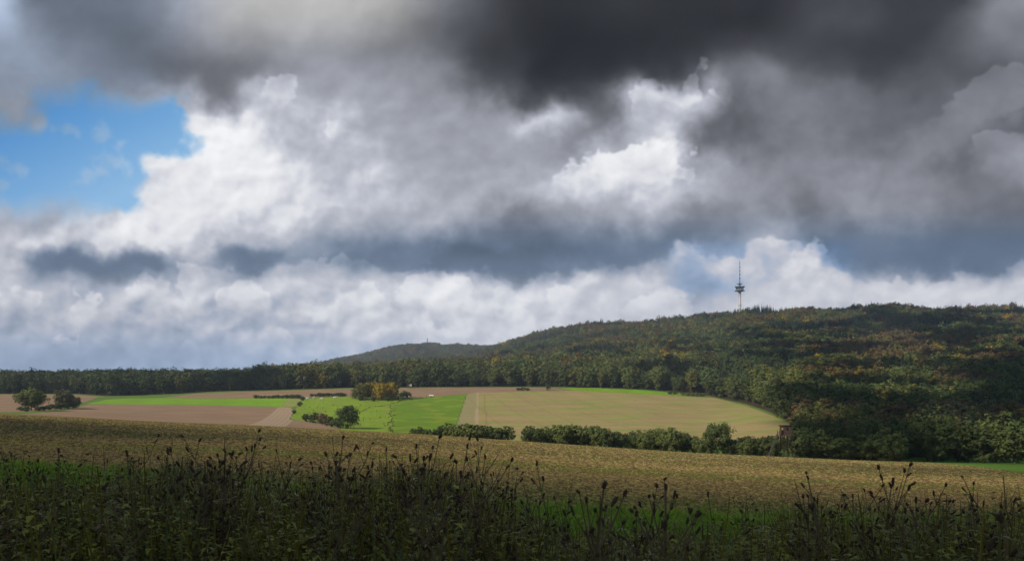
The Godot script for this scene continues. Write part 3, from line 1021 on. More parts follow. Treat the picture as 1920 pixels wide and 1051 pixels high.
# ---------------------------------------------------------------- hedges and single trees
func make_hedges() -> void:
	# the hedge behind the crest of the stubble field
	var x := 986.0
	while x < 1462.0:
		var z := rng.randf_range(186.0, 197.0)
		var h := 5.0 + 0.9 * sin(x * 0.031) + rng.randf_range(-0.7, 0.5) + (1.0 if x > 1100.0 and x < 1260.0 else 0.0) + (0.6 if x > 1380.0 else 0.0)
		var deep := rng.randf() < 0.6
		if absf(x - 1345.0) > 13.0:
			tree("hedge_tree", "hedge_%d" % (rng.randi() % 4), "dark_green" if deep else "mid_green", spot(x, z, -0.3), h, h * rng.randf_range(0.85, 1.1),
				("tall" if h > 6.3 else ("low" if h < 5.2 else "middle-sized")) + (" dark" if deep else " light") + " green hedge tree in the long row behind the stubble field", "tree", "long hedge row behind the stubble field")
		x += rng.randf_range(8.0, 12.0)
	tree("hedge_oak", "lone_1", "dark_green", spot(1345.0, 190.0, -0.3), 8.6, 7.4, "tall round tree standing out of the long hedge row", "tree")
	x = 776.0
	while x < 958.0:
		var z := rng.randf_range(196.0, 206.0)
		var h := lerpf(2.6, 4.4, smoothstep(780.0, 860.0, x)) + rng.randf_range(-0.4, 0.4)
		tree("hedge_shrub", "bush_%d" % (rng.randi() % 5), "dark_green" if rng.randf() < 0.5 else "mid_green", spot(x, z, -0.2), h, h * rng.randf_range(0.8, 1.1),
			"dark green shrub in the short hedge below the green meadow", "shrub", "short hedge below the green meadow")
		x += rng.randf_range(10.0, 15.0)
	# pasture
	var p := seen_spot(652.0, 803.0)
	tree("oak_tree", "lone_0", "dark_green", p - Vector3(0, 0.3, 0), 10.6, 10.8, "round dark oak tree at the foot of the bright pasture", "tree")
	for b in [[574, 790, 4.2, "dark_green"], [588, 792, 4.8, "dark_green"], [602, 794, 5.0, "brown"], [614, 797, 4.6, "brown"], [624, 800, 4.4, "dark_green"], [634, 802, 5.0, "dark_green"]]:
		tree("pasture_shrub", "bush_%d" % (rng.randi() % 5), b[3], seen_spot(b[0], b[1]), b[2], b[2] * 1.1, WORD[b[3]] + " shrub in the thicket beside the round oak", "shrub", "thicket beside the round oak")
	for b in [[551, 776, 2.6], [561, 762, 3.4], [567, 751, 3.4]]:
		tree("corner_shrub", "bush_%d" % (rng.randi() % 5), "dark_green", seen_spot(b[0], b[1]), b[2], b[2], "small shrub on the boundary between ploughed field and pasture", "shrub", "shrubs on the pasture boundary")
	for b in [[680, 749, 12.4, 14.0, "olive", "clump_2"], [698, 748, 12.8, 12.0, "yellow", "clump_3"], [714, 750, 13.2, 12.5, "yellow", "clump_0"], [733, 749, 13.0, 13.0, "yellow", "clump_1"]]:
		tree("autumn_tree", b[5], b[4], seen_spot(b[0], b[1]), b[2], b[3], ("golden yellow" if b[4] == "yellow" else "yellowish olive") + " autumn tree in the clump above the pasture", "tree", "golden tree clump above the pasture")
	for b in [[667, 747, 5.2], [756, 746, 5.0], [764, 745, 4.2], [676, 751, 3.0], [700, 752, 3.0], [726, 752, 3.0], [745, 750, 3.2]]:
		tree("skirt_shrub", "bush_%d" % (rng.randi() % 5), "dark_green", seen_spot(b[0], b[1]), b[2], b[2] * 1.3, "dark shrub under the golden tree clump", "shrub", "shrubs under the golden clump")
	x = 480.0
	while x < 652.0:
		if x < 562.0 or x > 582.0:
			var h := rng.randf_range(2.0, 3.2)
			tree("field_hedge_shrub", "bush_%d" % (rng.randi() % 5), "dark_green", seen_spot(x, 746.5 if x < 570.0 else 743.0), h, h * 1.7, "low shrub in the hedge between brown field and cattle pasture", "shrub", "low hedge above the pasture")
		x += rng.randf_range(6.0, 9.0)
	for b in [[972, 732, 2.4], [981, 732, 2.8], [989, 732, 2.2]]:
		tree("field_shrub", "bush_%d" % (rng.randi() % 5), "dark_green", seen_spot(b[0], b[1]), b[2], b[2] * 1.8, "low dark shrub on the top edge of the tan field", "shrub", "shrubs on the top edge of the tan field")
	tree("cone_shrub", "edge_2", "dark_green", seen_spot(1027.5, 732.0), 5.6, 8.0, "single cone-shaped shrub on the top edge of the tan field", "shrub")
	for b in [[1257, 739, 2.6], [1266, 739, 2.8], [1281, 741, 2.4], [1290, 742, 2.8], [1299, 742, 2.6], [1308, 743, 3.0], [1318, 743, 2.4]]:
		tree("strip_shrub", "bush_%d" % (rng.randi() % 5), "dark_green" if b[0] < 1275 else "olive", seen_spot(b[0], b[1]), b[2], b[2] * 1.6, ("dark" if b[0] < 1275 else "olive") + " low shrub at the end of the bright green strip", "shrub", "shrubs ending the green strip")
	# far corner of the ploughed land
	tree("field_maple", "lone_2", "mid_green", seen_spot(58.0, 769.0, 240.0), 10.6, 14.5, "broad green tree on the strip between brown fields", "tree")
	tree("field_pear", "lone_3", "grey_green", seen_spot(119.0, 766.0, 240.0), 10.8, 10.0, "taller grey-green tree beside the broad green tree", "tree")
	tree("field_hawthorn", "lone_0", "grey_green", seen_spot(137.0, 765.0, 240.0), 6.6, 8.0, "small grey-green tree leaning on the taller grey-green tree", "tree")
	for b in [[38, 770, 2.0], [48, 771, 2.2], [70, 770, 2.2], [80, 769, 2.4], [92, 768, 2.6], [103, 767, 3.2], [114, 767, 3.8], [126, 766, 4.0], [138, 765, 3.4]]:
		tree("strip_bush", "bush_%d" % (rng.randi() % 5), "dark_green", seen_spot(b[0], b[1], 240.0), b[2], b[2] * 1.4, "dark bush at the feet of the two field trees", "shrub", "bushes under the field trees")
	# in front of the dark wood
	x = 1493.0
	while x < 1700.0:
		var h := rng.randf_range(5.5, 8.5)
		tree("wood_shrub", "hedge_%d" % (rng.randi() % 4), "dark_green" if rng.randf() < 0.7 else "mid_green", spot(x, rng.randf_range(168.0, 184.0), -0.3), h, h * rng.randf_range(1.0, 1.3), "bushy dark tree where the hedge meets the dark wood", "tree", "bushy trees where the hedge meets the wood")
		x += rng.randf_range(14.0, 20.0)
	tree("willow_tree", "lone_3", "grey_green", spot(1768.0, 205.0, -0.3), 15.5, 15.0, "pale brownish willow among the trees of the dark wood", "tree")
	tree("lime_tree", "round_1", "lime", spot(1443.0, 740.0, -0.3), 23.0, 24.0, "bright yellow-green tree above the corner of the tan field", "tree")
	tree("dry_bush", "bush_1", "brown", spot(1682.0, 140.0, -0.1), 1.6, 2.2, "small dry brown bush at the end of the low meadow", "shrub")

func make_rough_grass() -> void:
	# tussocks on the old fence line and scattered over the pasture
	var s := Soup.new()
	var r := RandomNumberGenerator.new()
	r.seed = 5
	for k in 26:
		var a := r.randf() * TAU
		var d := Vector3(cos(a), 0, sin(a)) * r.randf_range(0.1, 0.5)
		var b := Vector3(cos(a + 2.0), 0, sin(a + 2.0)) * 0.12
		s.tri(d * 0.4 - b, d * 0.4 + b, d + Vector3(0, r.randf_range(0.5, 1.0), 0), Vector3(0, 0.4, 1))
	var places := []
	var colors := []
	for k in 290:
		var px := 0.0
		var py := 0.0
		if k < 80:
			var t := rng.randf()
			py = lerpf(762.0, 812.0, t)
			px = 733.0 + rng.randfn(0.0, 3.4)
		elif k < 150:
			var t := rng.randf()
			px = lerpf(733.0, 800.0, t) + rng.randfn(0.0, 1.5)
			py = lerpf(759.0, 745.0, sqrt(t)) + rng.randfn(0.0, 0.7)
		elif k < 200:
			var t := rng.randf()
			px = lerpf(640.0, 742.0, t)
			py = lerpf(784.0, 752.0, t) + 3.0 * sin(t * 9.0)
		else:
			px = rng.randf_range(575.0, 735.0)
			py = rng.randf_range(750.0, 800.0)
		var e := rng.randf_range(0.3, 0.8)
		places.append(Transform3D(Basis(Vector3.UP, rng.randf() * TAU).scaled(Vector3(e * 1.6, e, e * 1.6)), seen_spot(px, py)))
		var c := Color(0.10, 0.12, 0.035) if rng.randf() < 0.6 else Color(0.17, 0.14, 0.06)
		if k < 80: c = Color(0.12, 0.115, 0.045) if rng.randf() < 0.6 else Color(0.12, 0.14, 0.04)
		colors.append(c)
	var o := multi("tussocks", s.mesh(), M.leaf_any, places, colors, self)
	tag(o, "rough tussocks along the old fence line and over the pasture", "grass", "", "stuff")

# ---------------------------------------------------------------- towers and stands
func make_tower() -> void:
	mat("concrete", lin(0.58, 0.57, 0.55), 0.9)
	mat("dark_concrete", lin(0.32, 0.325, 0.33), 0.85)
	mat("pod_grey", lin(0.42, 0.43, 0.44), 0.7)
	mat("dish_white", lin(0.72, 0.72, 0.72), 0.5)
	mat("mast_red", lin(0.36, 0.045, 0.05), 0.6)
	mat("mast_white", lin(0.70, 0.68, 0.66), 0.6)
	mat("pane_dark", lin(0.03, 0.035, 0.04), 0.15)
	var z := 1640.0
	var at := spot(1387.5, z)
	var up := z / FOCAL              # metres for one pixel there
	at.y = 0.0
	var ground_y := ground_uz((1387.5 - MIDX) / FOCAL, z)
	var o := thing("telecom_tower", "tall concrete telecommunication tower with round platforms on the wooded hill", "tower", at)
	# heights over eye level from the picture rows
	var row := func(y: float) -> float: return (HORIZON - y) * up
	var s := Soup.new()
	s.lathe([Vector2(3.6, ground_y - 4.0), Vector2(3.25, row.call(585.0)), Vector2(2.75, row.call(546.0))], 24)
	part("shaft", s.mesh(), M.concrete, o)
	for a in [-0.4, 1.1, 2.6, 4.2]:
		var c := Soup.new()
		c.bar(Vector3(cos(a) * 3.3, row.call(584.0), sin(a) * 3.3), Vector3(cos(a) * 2.82, row.call(547.0), sin(a) * 2.82), 0.9, 0.5)
		part("cable_duct", c.mesh(), M.dark_concrete, o)
	s = Soup.new()
	s.lathe([Vector2(3.0, row.call(573.0)), Vector2(3.9, row.call(572.8)), Vector2(3.9, row.call(571.6)), Vector2(3.0, row.call(571.4))], 24)
	part("service_ring", s.mesh(), M.dark_concrete, o)
	s = Soup.new()
	s.lathe([Vector2(2.5, row.call(547.5)), Vector2(7.0, row.call(546.3)), Vector2(11.6, row.call(545.4)), Vector2(11.6, row.call(544.6)), Vector2(7.0, row.call(544.0))], 32)
	part("lower_platform", s.mesh(), M.dark_concrete, o)
	s = Soup.new()
	s.lathe([Vector2(8.2, row.call(544.2)), Vector2(8.4, row.call(542.0)), Vector2(9.6, row.call(538.8))], 32)
	var pod := part("pod", s.mesh(), M.pod_grey, o)
	for k in 18:
		var a := TAU * k / 18.0
		var w := Soup.new()
		w.box(Vector3(-0.85, row.call(540.9), -0.1), Vector3(0.85, row.call(539.9), 0.1), Transform3D(Basis(Vector3.UP, PI / 2 - a), Vector3(cos(a) * 9.1, 0, sin(a) * 9.1)))
		part("window", w.mesh(), M.pane_dark, pod)
	s = Soup.new()
	s.lathe([Vector2(9.4, row.call(538.9)), Vector2(11.6, row.call(538.2)), Vector2(11.6, row.call(537.4)), Vector2(2.0, row.call(537.2))], 32)
	part("upper_platform", s.mesh(), M.dark_concrete, o)
	for k in 16:
		var a := TAU * k / 16.0
		var w := Soup.new()
		w.bar(Vector3(cos(a) * 11.2, row.call(537.6), sin(a) * 11.2), Vector3(cos(a) * 11.2, row.call(536.6), sin(a) * 11.2), 0.18)
		part("railing_post", w.mesh(), M.dark_concrete, o)
	for a in [1.1, 1.75, 2.5, 0.3, 3.6, 5.0]:
		var w := Soup.new()
		w.lathe([Vector2(0.01, 0.0), Vector2(0.9, 0.25), Vector2(1.25, 0.7), Vector2(1.2, 0.75), Vector2(0.01, 0.3)], 14)
		var d := part("dish", w.mesh(), M.dish_white, o, Vector3(cos(a) * 9.0, row.call(542.6), sin(a) * 9.0))
		d.rotation = Vector3(PI / 2, PI / 2 - a, 0)
	s = Soup.new()
	s.lathe([Vector2(2.1, row.call(537.4)), Vector2(1.9, row.call(532.6))], 18)
	part("upper_shaft", s.mesh(), M.concrete, o)
	s = Soup.new()
	s.lathe([Vector2(1.9, row.call(532.9)), Vector2(6.2, row.call(532.5)), Vector2(6.2, row.call(531.9)), Vector2(1.4, row.call(531.6))], 26)
	part("top_platform", s.mesh(), M.dark_concrete, o)
	for a in [0.2, 1.9, 3.3, 4.9]:
		var w := Soup.new()
		w.bar(Vector3(cos(a) * 9.8, row.call(537.2), sin(a) * 9.8), Vector3(cos(a) * 9.8, row.call(533.8), sin(a) * 9.8), 0.3)
		part("rod_antenna", w.mesh(), M.dish_white, o)
	s = Soup.new()
	s.lathe([Vector2(1.5, row.call(531.8)), Vector2(1.3, row.call(528.0)), Vector2(0.9, row.call(526.6))], 14)
	part("mast_foot", s.mesh(), M.concrete, o)
	var y := 526.8
	for k in 11:
		var y2 := y - 3.5
		var w := Soup.new()
		var r := lerpf(1.1, 0.6, k / 10.0)
		w.lathe([Vector2(r, row.call(y)), Vector2(r * 0.96, row.call(y2))], 10)
		if k == 10: w.lathe([Vector2(r * 0.96, row.call(y2)), Vector2(0.01, row.call(y2 - 0.4))], 10)
		part("mast_section", w.mesh(), M.mast_red if k % 2 == 1 else M.mast_white, o)
		y = y2
	# the small mast on the far hill
	mat("steel", lin(0.16, 0.17, 0.19), 0.6)
	z = 3150.0
	var q := spot(801.0, z)
	var m := thing("lattice_mast", "small steel lattice mast on the distant blue hill", "mast", q)
	var top := (HORIZON - 633.5) / FOCAL * z - q.y
	for k in 4:
		var sx := -1.0 if k & 1 else 1.0
		var sz := -1.0 if k & 2 else 1.0
		var w := Soup.new()
		w.bar(Vector3(sx * 2.2, -2, sz * 2.2), Vector3(sx * 1.6, top, sz * 1.6), 1.3)
		part("leg", w.mesh(), M.steel, m)
	var hy := 4.0
	while hy < top:
		var w := Soup.new()
		w.box(Vector3(-2.1, hy, -2.1), Vector3(2.1, hy + 0.7, 2.1))
		part("brace", w.mesh(), M.steel, m)
		hy += 5.0
	# a few taller spruce tips break the ridge by themselves

func stand(called: String, label: String, at: Vector3, turn: float, wide: float, floor_h: float, cabin_h: float, wood: Material, dark: Material, ladder: bool) -> void:
	var o := thing(called, label, "hunting stand", at, turn)
	var hw := wide / 2.0
	for k in 4:
		var sx := -1.0 if k & 1 else 1.0
		var sz := -1.0 if k & 2 else 1.0
		var s := Soup.new()
		s.tube([Vector3(sx * hw * 1.12, -0.6, sz * hw * 1.12), Vector3(sx * hw * 0.86, floor_h, sz * hw * 0.86)], [0.085, 0.07], 7)
		part("leg", s.mesh(), dark, o)
	for k in 4:
		var a := PI / 2 * k
		var b := Basis(Vector3.UP, a)
		for flip in [-1.0, 1.0]:
			var s := Soup.new()
			s.bar(b * Vector3(-flip * hw * 1.05, floor_h * 0.25, hw * 1.02), b * Vector3(flip * hw * 0.92, floor_h * 0.92, hw * 0.94), 0.07)
			part("cross_brace", s.mesh(), dark, o)
	var f := Soup.new()
	f.box(Vector3(-hw - (0.75 if ladder else 0.1), floor_h, -hw - 0.05), Vector3(hw + 0.08, floor_h + 0.1, hw + 0.05))
	part("floor_deck", f.mesh(), wood, o)
	# boards round the cabin, openings left for windows and door
	var boards := 9
	var bh := cabin_h / boards
	for k in 4:
		var b := Basis(Vector3.UP, PI / 2 * k)      # 0 towards the eye, 1 right, 2 behind, 3 left
		for r in boards:
			var y0 := floor_h + 0.1 + r * bh
			var spans := [[-hw, hw]]
			if r == 5 or r == 6:
				spans = [[-hw, -hw * 0.35], [hw * 0.55, hw]] if k != 3 else [[-hw, -hw * 0.5], [hw * 0.5, hw]]
			if k == 3 and r < 5: spans = [[-hw, -hw * 0.25]]
			for sp in spans:
				var s := Soup.new()
				var j := rng.randf_range(-0.008, 0.008)
				s.box(Vector3(sp[0], y0, hw - 0.03 + j), Vector3(sp[1], y0 + bh * 0.94, hw + j), Transform3D(b, Vector3.ZERO))
				part("board", s.mesh(), wood if rng.randf() < 0.6 else M[wood.resource_name + "_worn"], o)
	var c := Soup.new()
	c.box(Vector3(-hw - 0.14, floor_h + 0.1 + cabin_h, -hw - 0.14), Vector3(hw + 0.14, floor_h + 0.19 + cabin_h, hw + 0.14))
	part("roof", c.mesh(), dark, o)
	for s4 in 4:
		var s := Soup.new()
		var sx := -1.0 if s4 & 1 else 1.0
		var sz := -1.0 if s4 & 2 else 1.0
		s.box(Vector3(sx * (hw - 0.06) - 0.04, floor_h + 0.1, sz * (hw - 0.08) - 0.04), Vector3(sx * (hw - 0.06) + 0.04, floor_h + 0.1 + cabin_h, sz * (hw - 0.08) + 0.04))
		part("corner_post", s.mesh(), dark, o)
	if ladder:
		for sz in [hw * 0.75, -hw * 0.2]:
			var s := Soup.new()
			s.bar(Vector3(-hw - 0.72, floor_h + 0.1, sz), Vector3(-hw - 0.72, floor_h + 1.0, sz), 0.07)
			part("railing_post", s.mesh(), wood, o)
		var rail := Soup.new()
		rail.bar(Vector3(-hw - 0.74, floor_h + 0.98, hw * 0.78), Vector3(-hw - 0.02, floor_h + 0.98, hw * 0.78), 0.07)
		part("handrail", rail.mesh(), wood, o)
		var foot := Vector3(-hw - 0.80 - floor_h * 0.56, -0.4, 0.3)
		var head := Vector3(-hw - 0.78, floor_h + 0.75, 0.3)
		var l := Soup.new()
		for sz in [-0.24, 0.24]: l.bar(foot + Vector3(0, 0, sz), head + Vector3(0, 0, sz), 0.055)
		var lad := part("ladder", l.mesh(), M.stand_grey, o)
		var n := 14
		for k in n:
			var s := Soup.new()
			var p := foot.lerp(head, (k + 0.6) / n)
			s.bar(p + Vector3(0, 0, -0.34), p + Vector3(0, 0, 0.34), 0.06)
			part("rung", s.mesh(), M.stand_grey_worn, lad)

func make_stands() -> void:
	mat("stand_wood", lin(0.165, 0.098, 0.076))
	mat("stand_wood_worn", lin(0.19, 0.125, 0.10))
	mat("stand_dark", lin(0.05, 0.036, 0.028))
	mat("stand_pale", lin(0.52, 0.50, 0.48))
	mat("stand_pale_worn", lin(0.46, 0.45, 0.43))
	mat("stand_grey", lin(0.115, 0.10, 0.088))
	mat("stand_grey_worn", lin(0.20, 0.18, 0.16))
	var z := 122.0
	var at := spot(1474.0, z)
	var floor_y := (HORIZON - 816.5) / FOCAL * z
	stand("hunting_stand", "brown wooden hunting stand with ladder rising behind the stubble field", at, 0.12, 1.55, floor_y - at.y, 1.68, M.stand_wood, M.stand_dark, true)
	stand("far_hunting_stand", "small white hunting stand before the wood above the golden clump", spot(770.0, far_z(770.0, 727.6)), 0.0, 2.0, 2.1, 2.0, M.stand_pale, M.stand_grey, false)
	stand("rim_hunting_stand", "small grey hunting stand at the wood's rim beside the tan field corner", spot(1499.5, 262.0), 0.3, 1.15, 1.7, 1.5, M.stand_grey, M.stand_dark, false)

# ---------------------------------------------------------------- cattle: one continuous skin from a smooth field of bones
func cow_mesh(grazing: bool, patchy: bool, the_seed: int) -> ArrayMesh:
	var head := Vector3(1.45, 0.35, 0.05) if grazing else Vector3(1.35, 1.45, 0.1)
	var bones := [
		[Vector3(-0.75, 1.05, 0), Vector3(0.0, 0.98, 0), 0.33, 0.37], [Vector3(0.0, 0.98, 0), Vector3(0.65, 1.05, 0), 0.37, 0.33],
		[Vector3(0.7, 1.12, 0), head + Vector3(-0.25, 0.1, 0), 0.22, 0.13], [head + Vector3(-0.25, 0.1, 0), head + Vector3(0.05, -0.12, 0), 0.13, 0.085],
		[Vector3(-0.95, 1.2, 0), Vector3(-1.08, 0.55, 0), 0.05, 0.03]]
	for sz in [-1.0, 1.0]:
		bones.append([Vector3(0.55, 0.85, sz * 0.17), Vector3(0.57, 0.42, sz * 0.17), 0.13, 0.075])
		bones.append([Vector3(0.57, 0.42, sz * 0.17), Vector3(0.57, 0.0, sz * 0.17), 0.07, 0.06])
		bones.append([Vector3(-0.7, 0.95, sz * 0.18), Vector3(-0.62, 0.62, sz * 0.18), 0.2, 0.11])
		bones.append([Vector3(-0.62, 0.62, sz * 0.18), Vector3(-0.8, 0.42, sz * 0.18), 0.1, 0.07])
		bones.append([Vector3(-0.8, 0.42, sz * 0.18), Vector3(-0.77, 0.0, sz * 0.18), 0.065, 0.06])
		bones.append([head + Vector3(-0.26, 0.2, sz * 0.1), head + Vector3(-0.3, 0.22, sz * 0.26), 0.05, 0.03])
	var cell := 0.075
	var lo := Vector3(-1.3, -0.15, -0.6)
	var nx := 42
	var ny := 26
	var nz := 17
	var val := PackedFloat32Array()
	val.resize(nx * ny * nz)
	for i in nx:
		for j in ny:
			for k in nz:
				var p := lo + Vector3(i, j, k) * cell
				var sum := 0.0
				for b in bones:
					var ab: Vector3 = b[1] - b[0]
					var t: float = clampf((p - b[0]).dot(ab) / ab.length_squared(), 0.0, 1.0)
					var d: float = p.distance_to(b[0] + ab * t) - lerpf(b[2], b[3], t)
					sum += exp(-d * 22.0)
				val[(i * ny + j) * nz + k] = -log(sum + 1e-12) / 22.0
	var index := {}
	var verts := PackedVector3Array()
	for i in nx - 1:
		for j in ny - 1:
			for k in nz - 1:
				var sum := Vector3.ZERO
				var n := 0
				for e in [[0,1],[0,2],[0,4],[1,3],[1,5],[2,3],[2,6],[3,7],[4,5],[4,6],[5,7],[6,7]]:
					var pa := Vector3i(e[0] & 1, (e[0] >> 1) & 1, (e[0] >> 2) & 1)
					var pb := Vector3i(e[1] & 1, (e[1] >> 1) & 1, (e[1] >> 2) & 1)
					var va := val[((i + pa.x) * ny + j + pa.y) * nz + k + pa.z]
					var vb := val[((i + pb.x) * ny + j + pb.y) * nz + k + pb.z]
					if (va < 0.0) != (vb < 0.0):
						sum += Vector3(pa).lerp(Vector3(pb), va / (va - vb))
						n += 1
				if n:
					index[Vector3i(i, j, k)] = verts.size()
					verts.append(lo + (Vector3(i, j, k) + sum / n) * cell)
	var st := SurfaceTool.new()
	st.begin(Mesh.PRIMITIVE_TRIANGLES)
	var blot := fbm(1.3, 2, the_seed)
	for v in verts:
		var dark := patchy and blot.get_noise_3dv(v) > -0.02
		st.set_color(Color(0.02, 0.018, 0.016) if dark else Color(0.72, 0.70, 0.66))
		st.add_vertex(v)
	for i in range(1, nx - 1):
		for j in range(1, ny - 1):
			for k in range(1, nz - 1):
				var v0 := val[(i * ny + j) * nz + k]
				for ax in 3:
					var d := Vector3i(1 if ax == 0 else 0, 1 if ax == 1 else 0, 1 if ax == 2 else 0)
					var v1 := val[((i + d.x) * ny + j + d.y) * nz + k + d.z]
					if (v0 < 0.0) == (v1 < 0.0): continue
					var p := Vector3i(d.y, d.z, d.x)
					var q := Vector3i(d.z, d.x, d.y)
					var c := Vector3i(i, j, k)
					var a0: int = index[c - p - q]
					var a1: int = index[c - q]
					var a2: int = index[c]
					var a3: int = index[c - p]
					if v0 < 0.0:
						for e in [a0, a2, a1, a0, a3, a2]: st.add_index(e)
					else:
						for e in [a0, a1, a2, a0, a2, a3]: st.add_index(e)
	st.generate_normals()
	return st.commit()

func make_cattle() -> void:
	mat("hide", Color.WHITE, 0.8, true)
	var white := cow_mesh(true, false, 1)
	var pied := cow_mesh(true, true, 2)
	var up := cow_mesh(false, false, 3)
	for c in [[576.3, 749.0, white, 0.3, "white cow grazing by the corner shrub of the pasture"], [588.0, 748.0, up, 1.4, "white cow standing end-on above the pasture hollow"],
		[602.5, 749.5, pied, 3.0, "black and white cow grazing alone below the low hedge"], [627.0, 746.8, up, 0.2, "white cow standing beside the pied cow under the hedge"], [634.0, 746.5, pied, 0.1, "pied cow standing close beside a white cow"]]:
		var o := thing("cow", c[4], "cow", seen_spot(c[0], c[1]), c[3], "cattle on the pasture")
		o.scale = Vector3.ONE * 1.12
		part("body", c[2], M.hide, o)
	# water tank on wheels
	var at := seen_spot(808.5, 744.2)
	mat("tank_white", lin(0.74, 0.74, 0.74), 0.5)
	mat("tyre", lin(0.02, 0.02, 0.02), 0.8)
	var o := thing("water_trailer", "long white water tank trailer at the top of the green meadow", "trailer", at, 0.08)
	var s := Soup.new()
	s.tube([Vector3(-1.9, 1.15, 0), Vector3(-1.78, 1.15, 0), Vector3(1.78, 1.15, 0), Vector3(1.9, 1.15, 0)], [0.35, 0.62, 0.62, 0.35], 16)
	part("tank", s.mesh(), M.tank_white, o)
	s = Soup.new()
	s.box(Vector3(-1.9, 0.42, -0.5), Vector3(1.9, 0.54, 0.5))
	s.bar(Vector3(1.8, 0.48, 0), Vector3(3.0, 0.35, 0), 0.12)
	part("chassis", s.mesh(), M.steel, o)
	for sz in [-0.72, 0.72]:
		var w := Soup.new()
		w.tube([Vector3(-0.2, 0.38, sz - 0.1), Vector3(-0.2, 0.38, sz + 0.1)], [0.38, 0.38], 16)
		part("wheel", w.mesh(), M.tyre, o)

# ---------------------------------------------------------------- the near field and the verge
func make_litter() -> void:
	# straw, clods and seedlings lying on the stubble field
	var straw := Soup.new()
	straw.bar(Vector3(-0.07, 0.006, 0), Vector3(0.02, 0.016, 0.02), 0.009, 0.006)
	straw.bar(Vector3(0.0, 0.005, -0.05), Vector3(0.06, 0.035, 0.04), 0.008, 0.006)
	var clod := Soup.new()
	var r := RandomNumberGenerator.new()
	r.seed = 12
	for k in 3:
		var c := Vector3(r.randf_range(-0.05, 0.05), 0.01, r.randf_range(-0.05, 0.05))
		var ring := []
		for q in 6:
			ring.append(c + Vector3(cos(q * TAU / 6), 0, sin(q * TAU / 6)) * r.randf_range(0.025, 0.05) + Vector3(0, r.randf_range(-0.02, 0.012), 0))
		var top := c + Vector3(0, r.randf_range(0.025, 0.045), 0)
		for q in 6: clod.tri(ring[q], ring[(q + 1) % 6], top, Vector3.UP)
	var sprout := Soup.new()
	for q in 7:
		var a := q * 2.4 + r.randf()
		var d := Vector3(cos(a), 0, sin(a))
		var b := Vector3(-d.z, 0, d.x) * 0.008
		var tip := d * r.randf_range(0.03, 0.07) + Vector3(0, r.randf_range(0.04, 0.09), 0)
		sprout.tri(-b, b, tip, -d + Vector3.UP * 0.3)
	var kinds := {"straw": [straw.mesh(), [], []], "clods": [clod.mesh(), [], []], "seedlings": [sprout.mesh(), [], []]}
	var spread := fbm(0.12, 3, 71)
	for k in 105000:
		var z := 11.0 * pow(105.0 / 11.0, pow(rng.randf(), 0.9))
		var u := rng.randf_range(-0.84, 0.84)
		if z < verge_edge(u) + 0.2: continue
		var px := MIDX + FOCAL * u
		if px > 1660.0 and z > lerpf(150.0, 45.0, sqrt((px - 1660.0) / 260.0)): continue
		if rng.randf() < 0.75: z = (floorf(z / 0.62) + 0.5) * 0.62 + rng.randfn() * 0.09     # drilled rows
		var x := u * z
		var row := pow(0.5 + 0.5 * sin((z + 3.0 * speck.get_noise_2d(x * 0.7, 300.0)) * 0.52), 3.0)
		var t := rng.randf()
		var grow := clampf(z / 34.0, 0.75, 1.4)
		var kind := "straw" if t < 0.50 else ("clods" if t < 0.74 else "seedlings")
		if kind == "seedlings" and rng.randf() > 0.25 + row + 0.8 * spread.get_noise_2d(x, z): kind = "straw"
		var e := rng.randf_range(0.7, 1.25)
		var b := Basis(Vector3.UP, rng.randf() * TAU).scaled(Vector3.ONE * e * grow)
		kinds[kind][1].append(Transform3D(b, Vector3(x, ground_uz(u, z), -z)))
		var f := rng.randf_range(0.65, 1.1)
		kinds[kind][2].append(Color(0.40 * f, 0.315 * f, 0.12 * f) if kind == "straw" else (Color(0.13 * f, 0.082 * f, 0.040 * f) if kind == "clods" else Color(0.11 * f, 0.175 * f, 0.026 * f)))
	var o := Node3D.new()
	o.name = "field_litter"
	add_child(o)
	tag(o, "chopped straw, clods and seedlings strewn over the stubble field", "litter", "", "stuff")
	mat("straw", Color.WHITE, 0.85, true)
	for k in kinds: multi(k, kinds[k][0], M.straw, kinds[k][1], kinds[k][2], o)

func blade_leaf(s: Soup, base: Vector3, dir: Vector3, len: float, width: float, droop: float) -> void:
	var side := dir.cross(Vector3.UP)
	side = side.normalized() if side.length() > 0.01 else Vector3.RIGHT
	var mid := base + dir * len * 0.5 + Vector3(0, len * 0.06, 0)
	var tip := base + dir * len - Vector3(0, len * droop, 0)
	var up := side.cross(dir)
	if up.y < 0.0: up = -up
	s.tri(base, mid - side * width, mid + side * width, up)
	s.tri(mid - side * width, tip, mid + side * width, up)

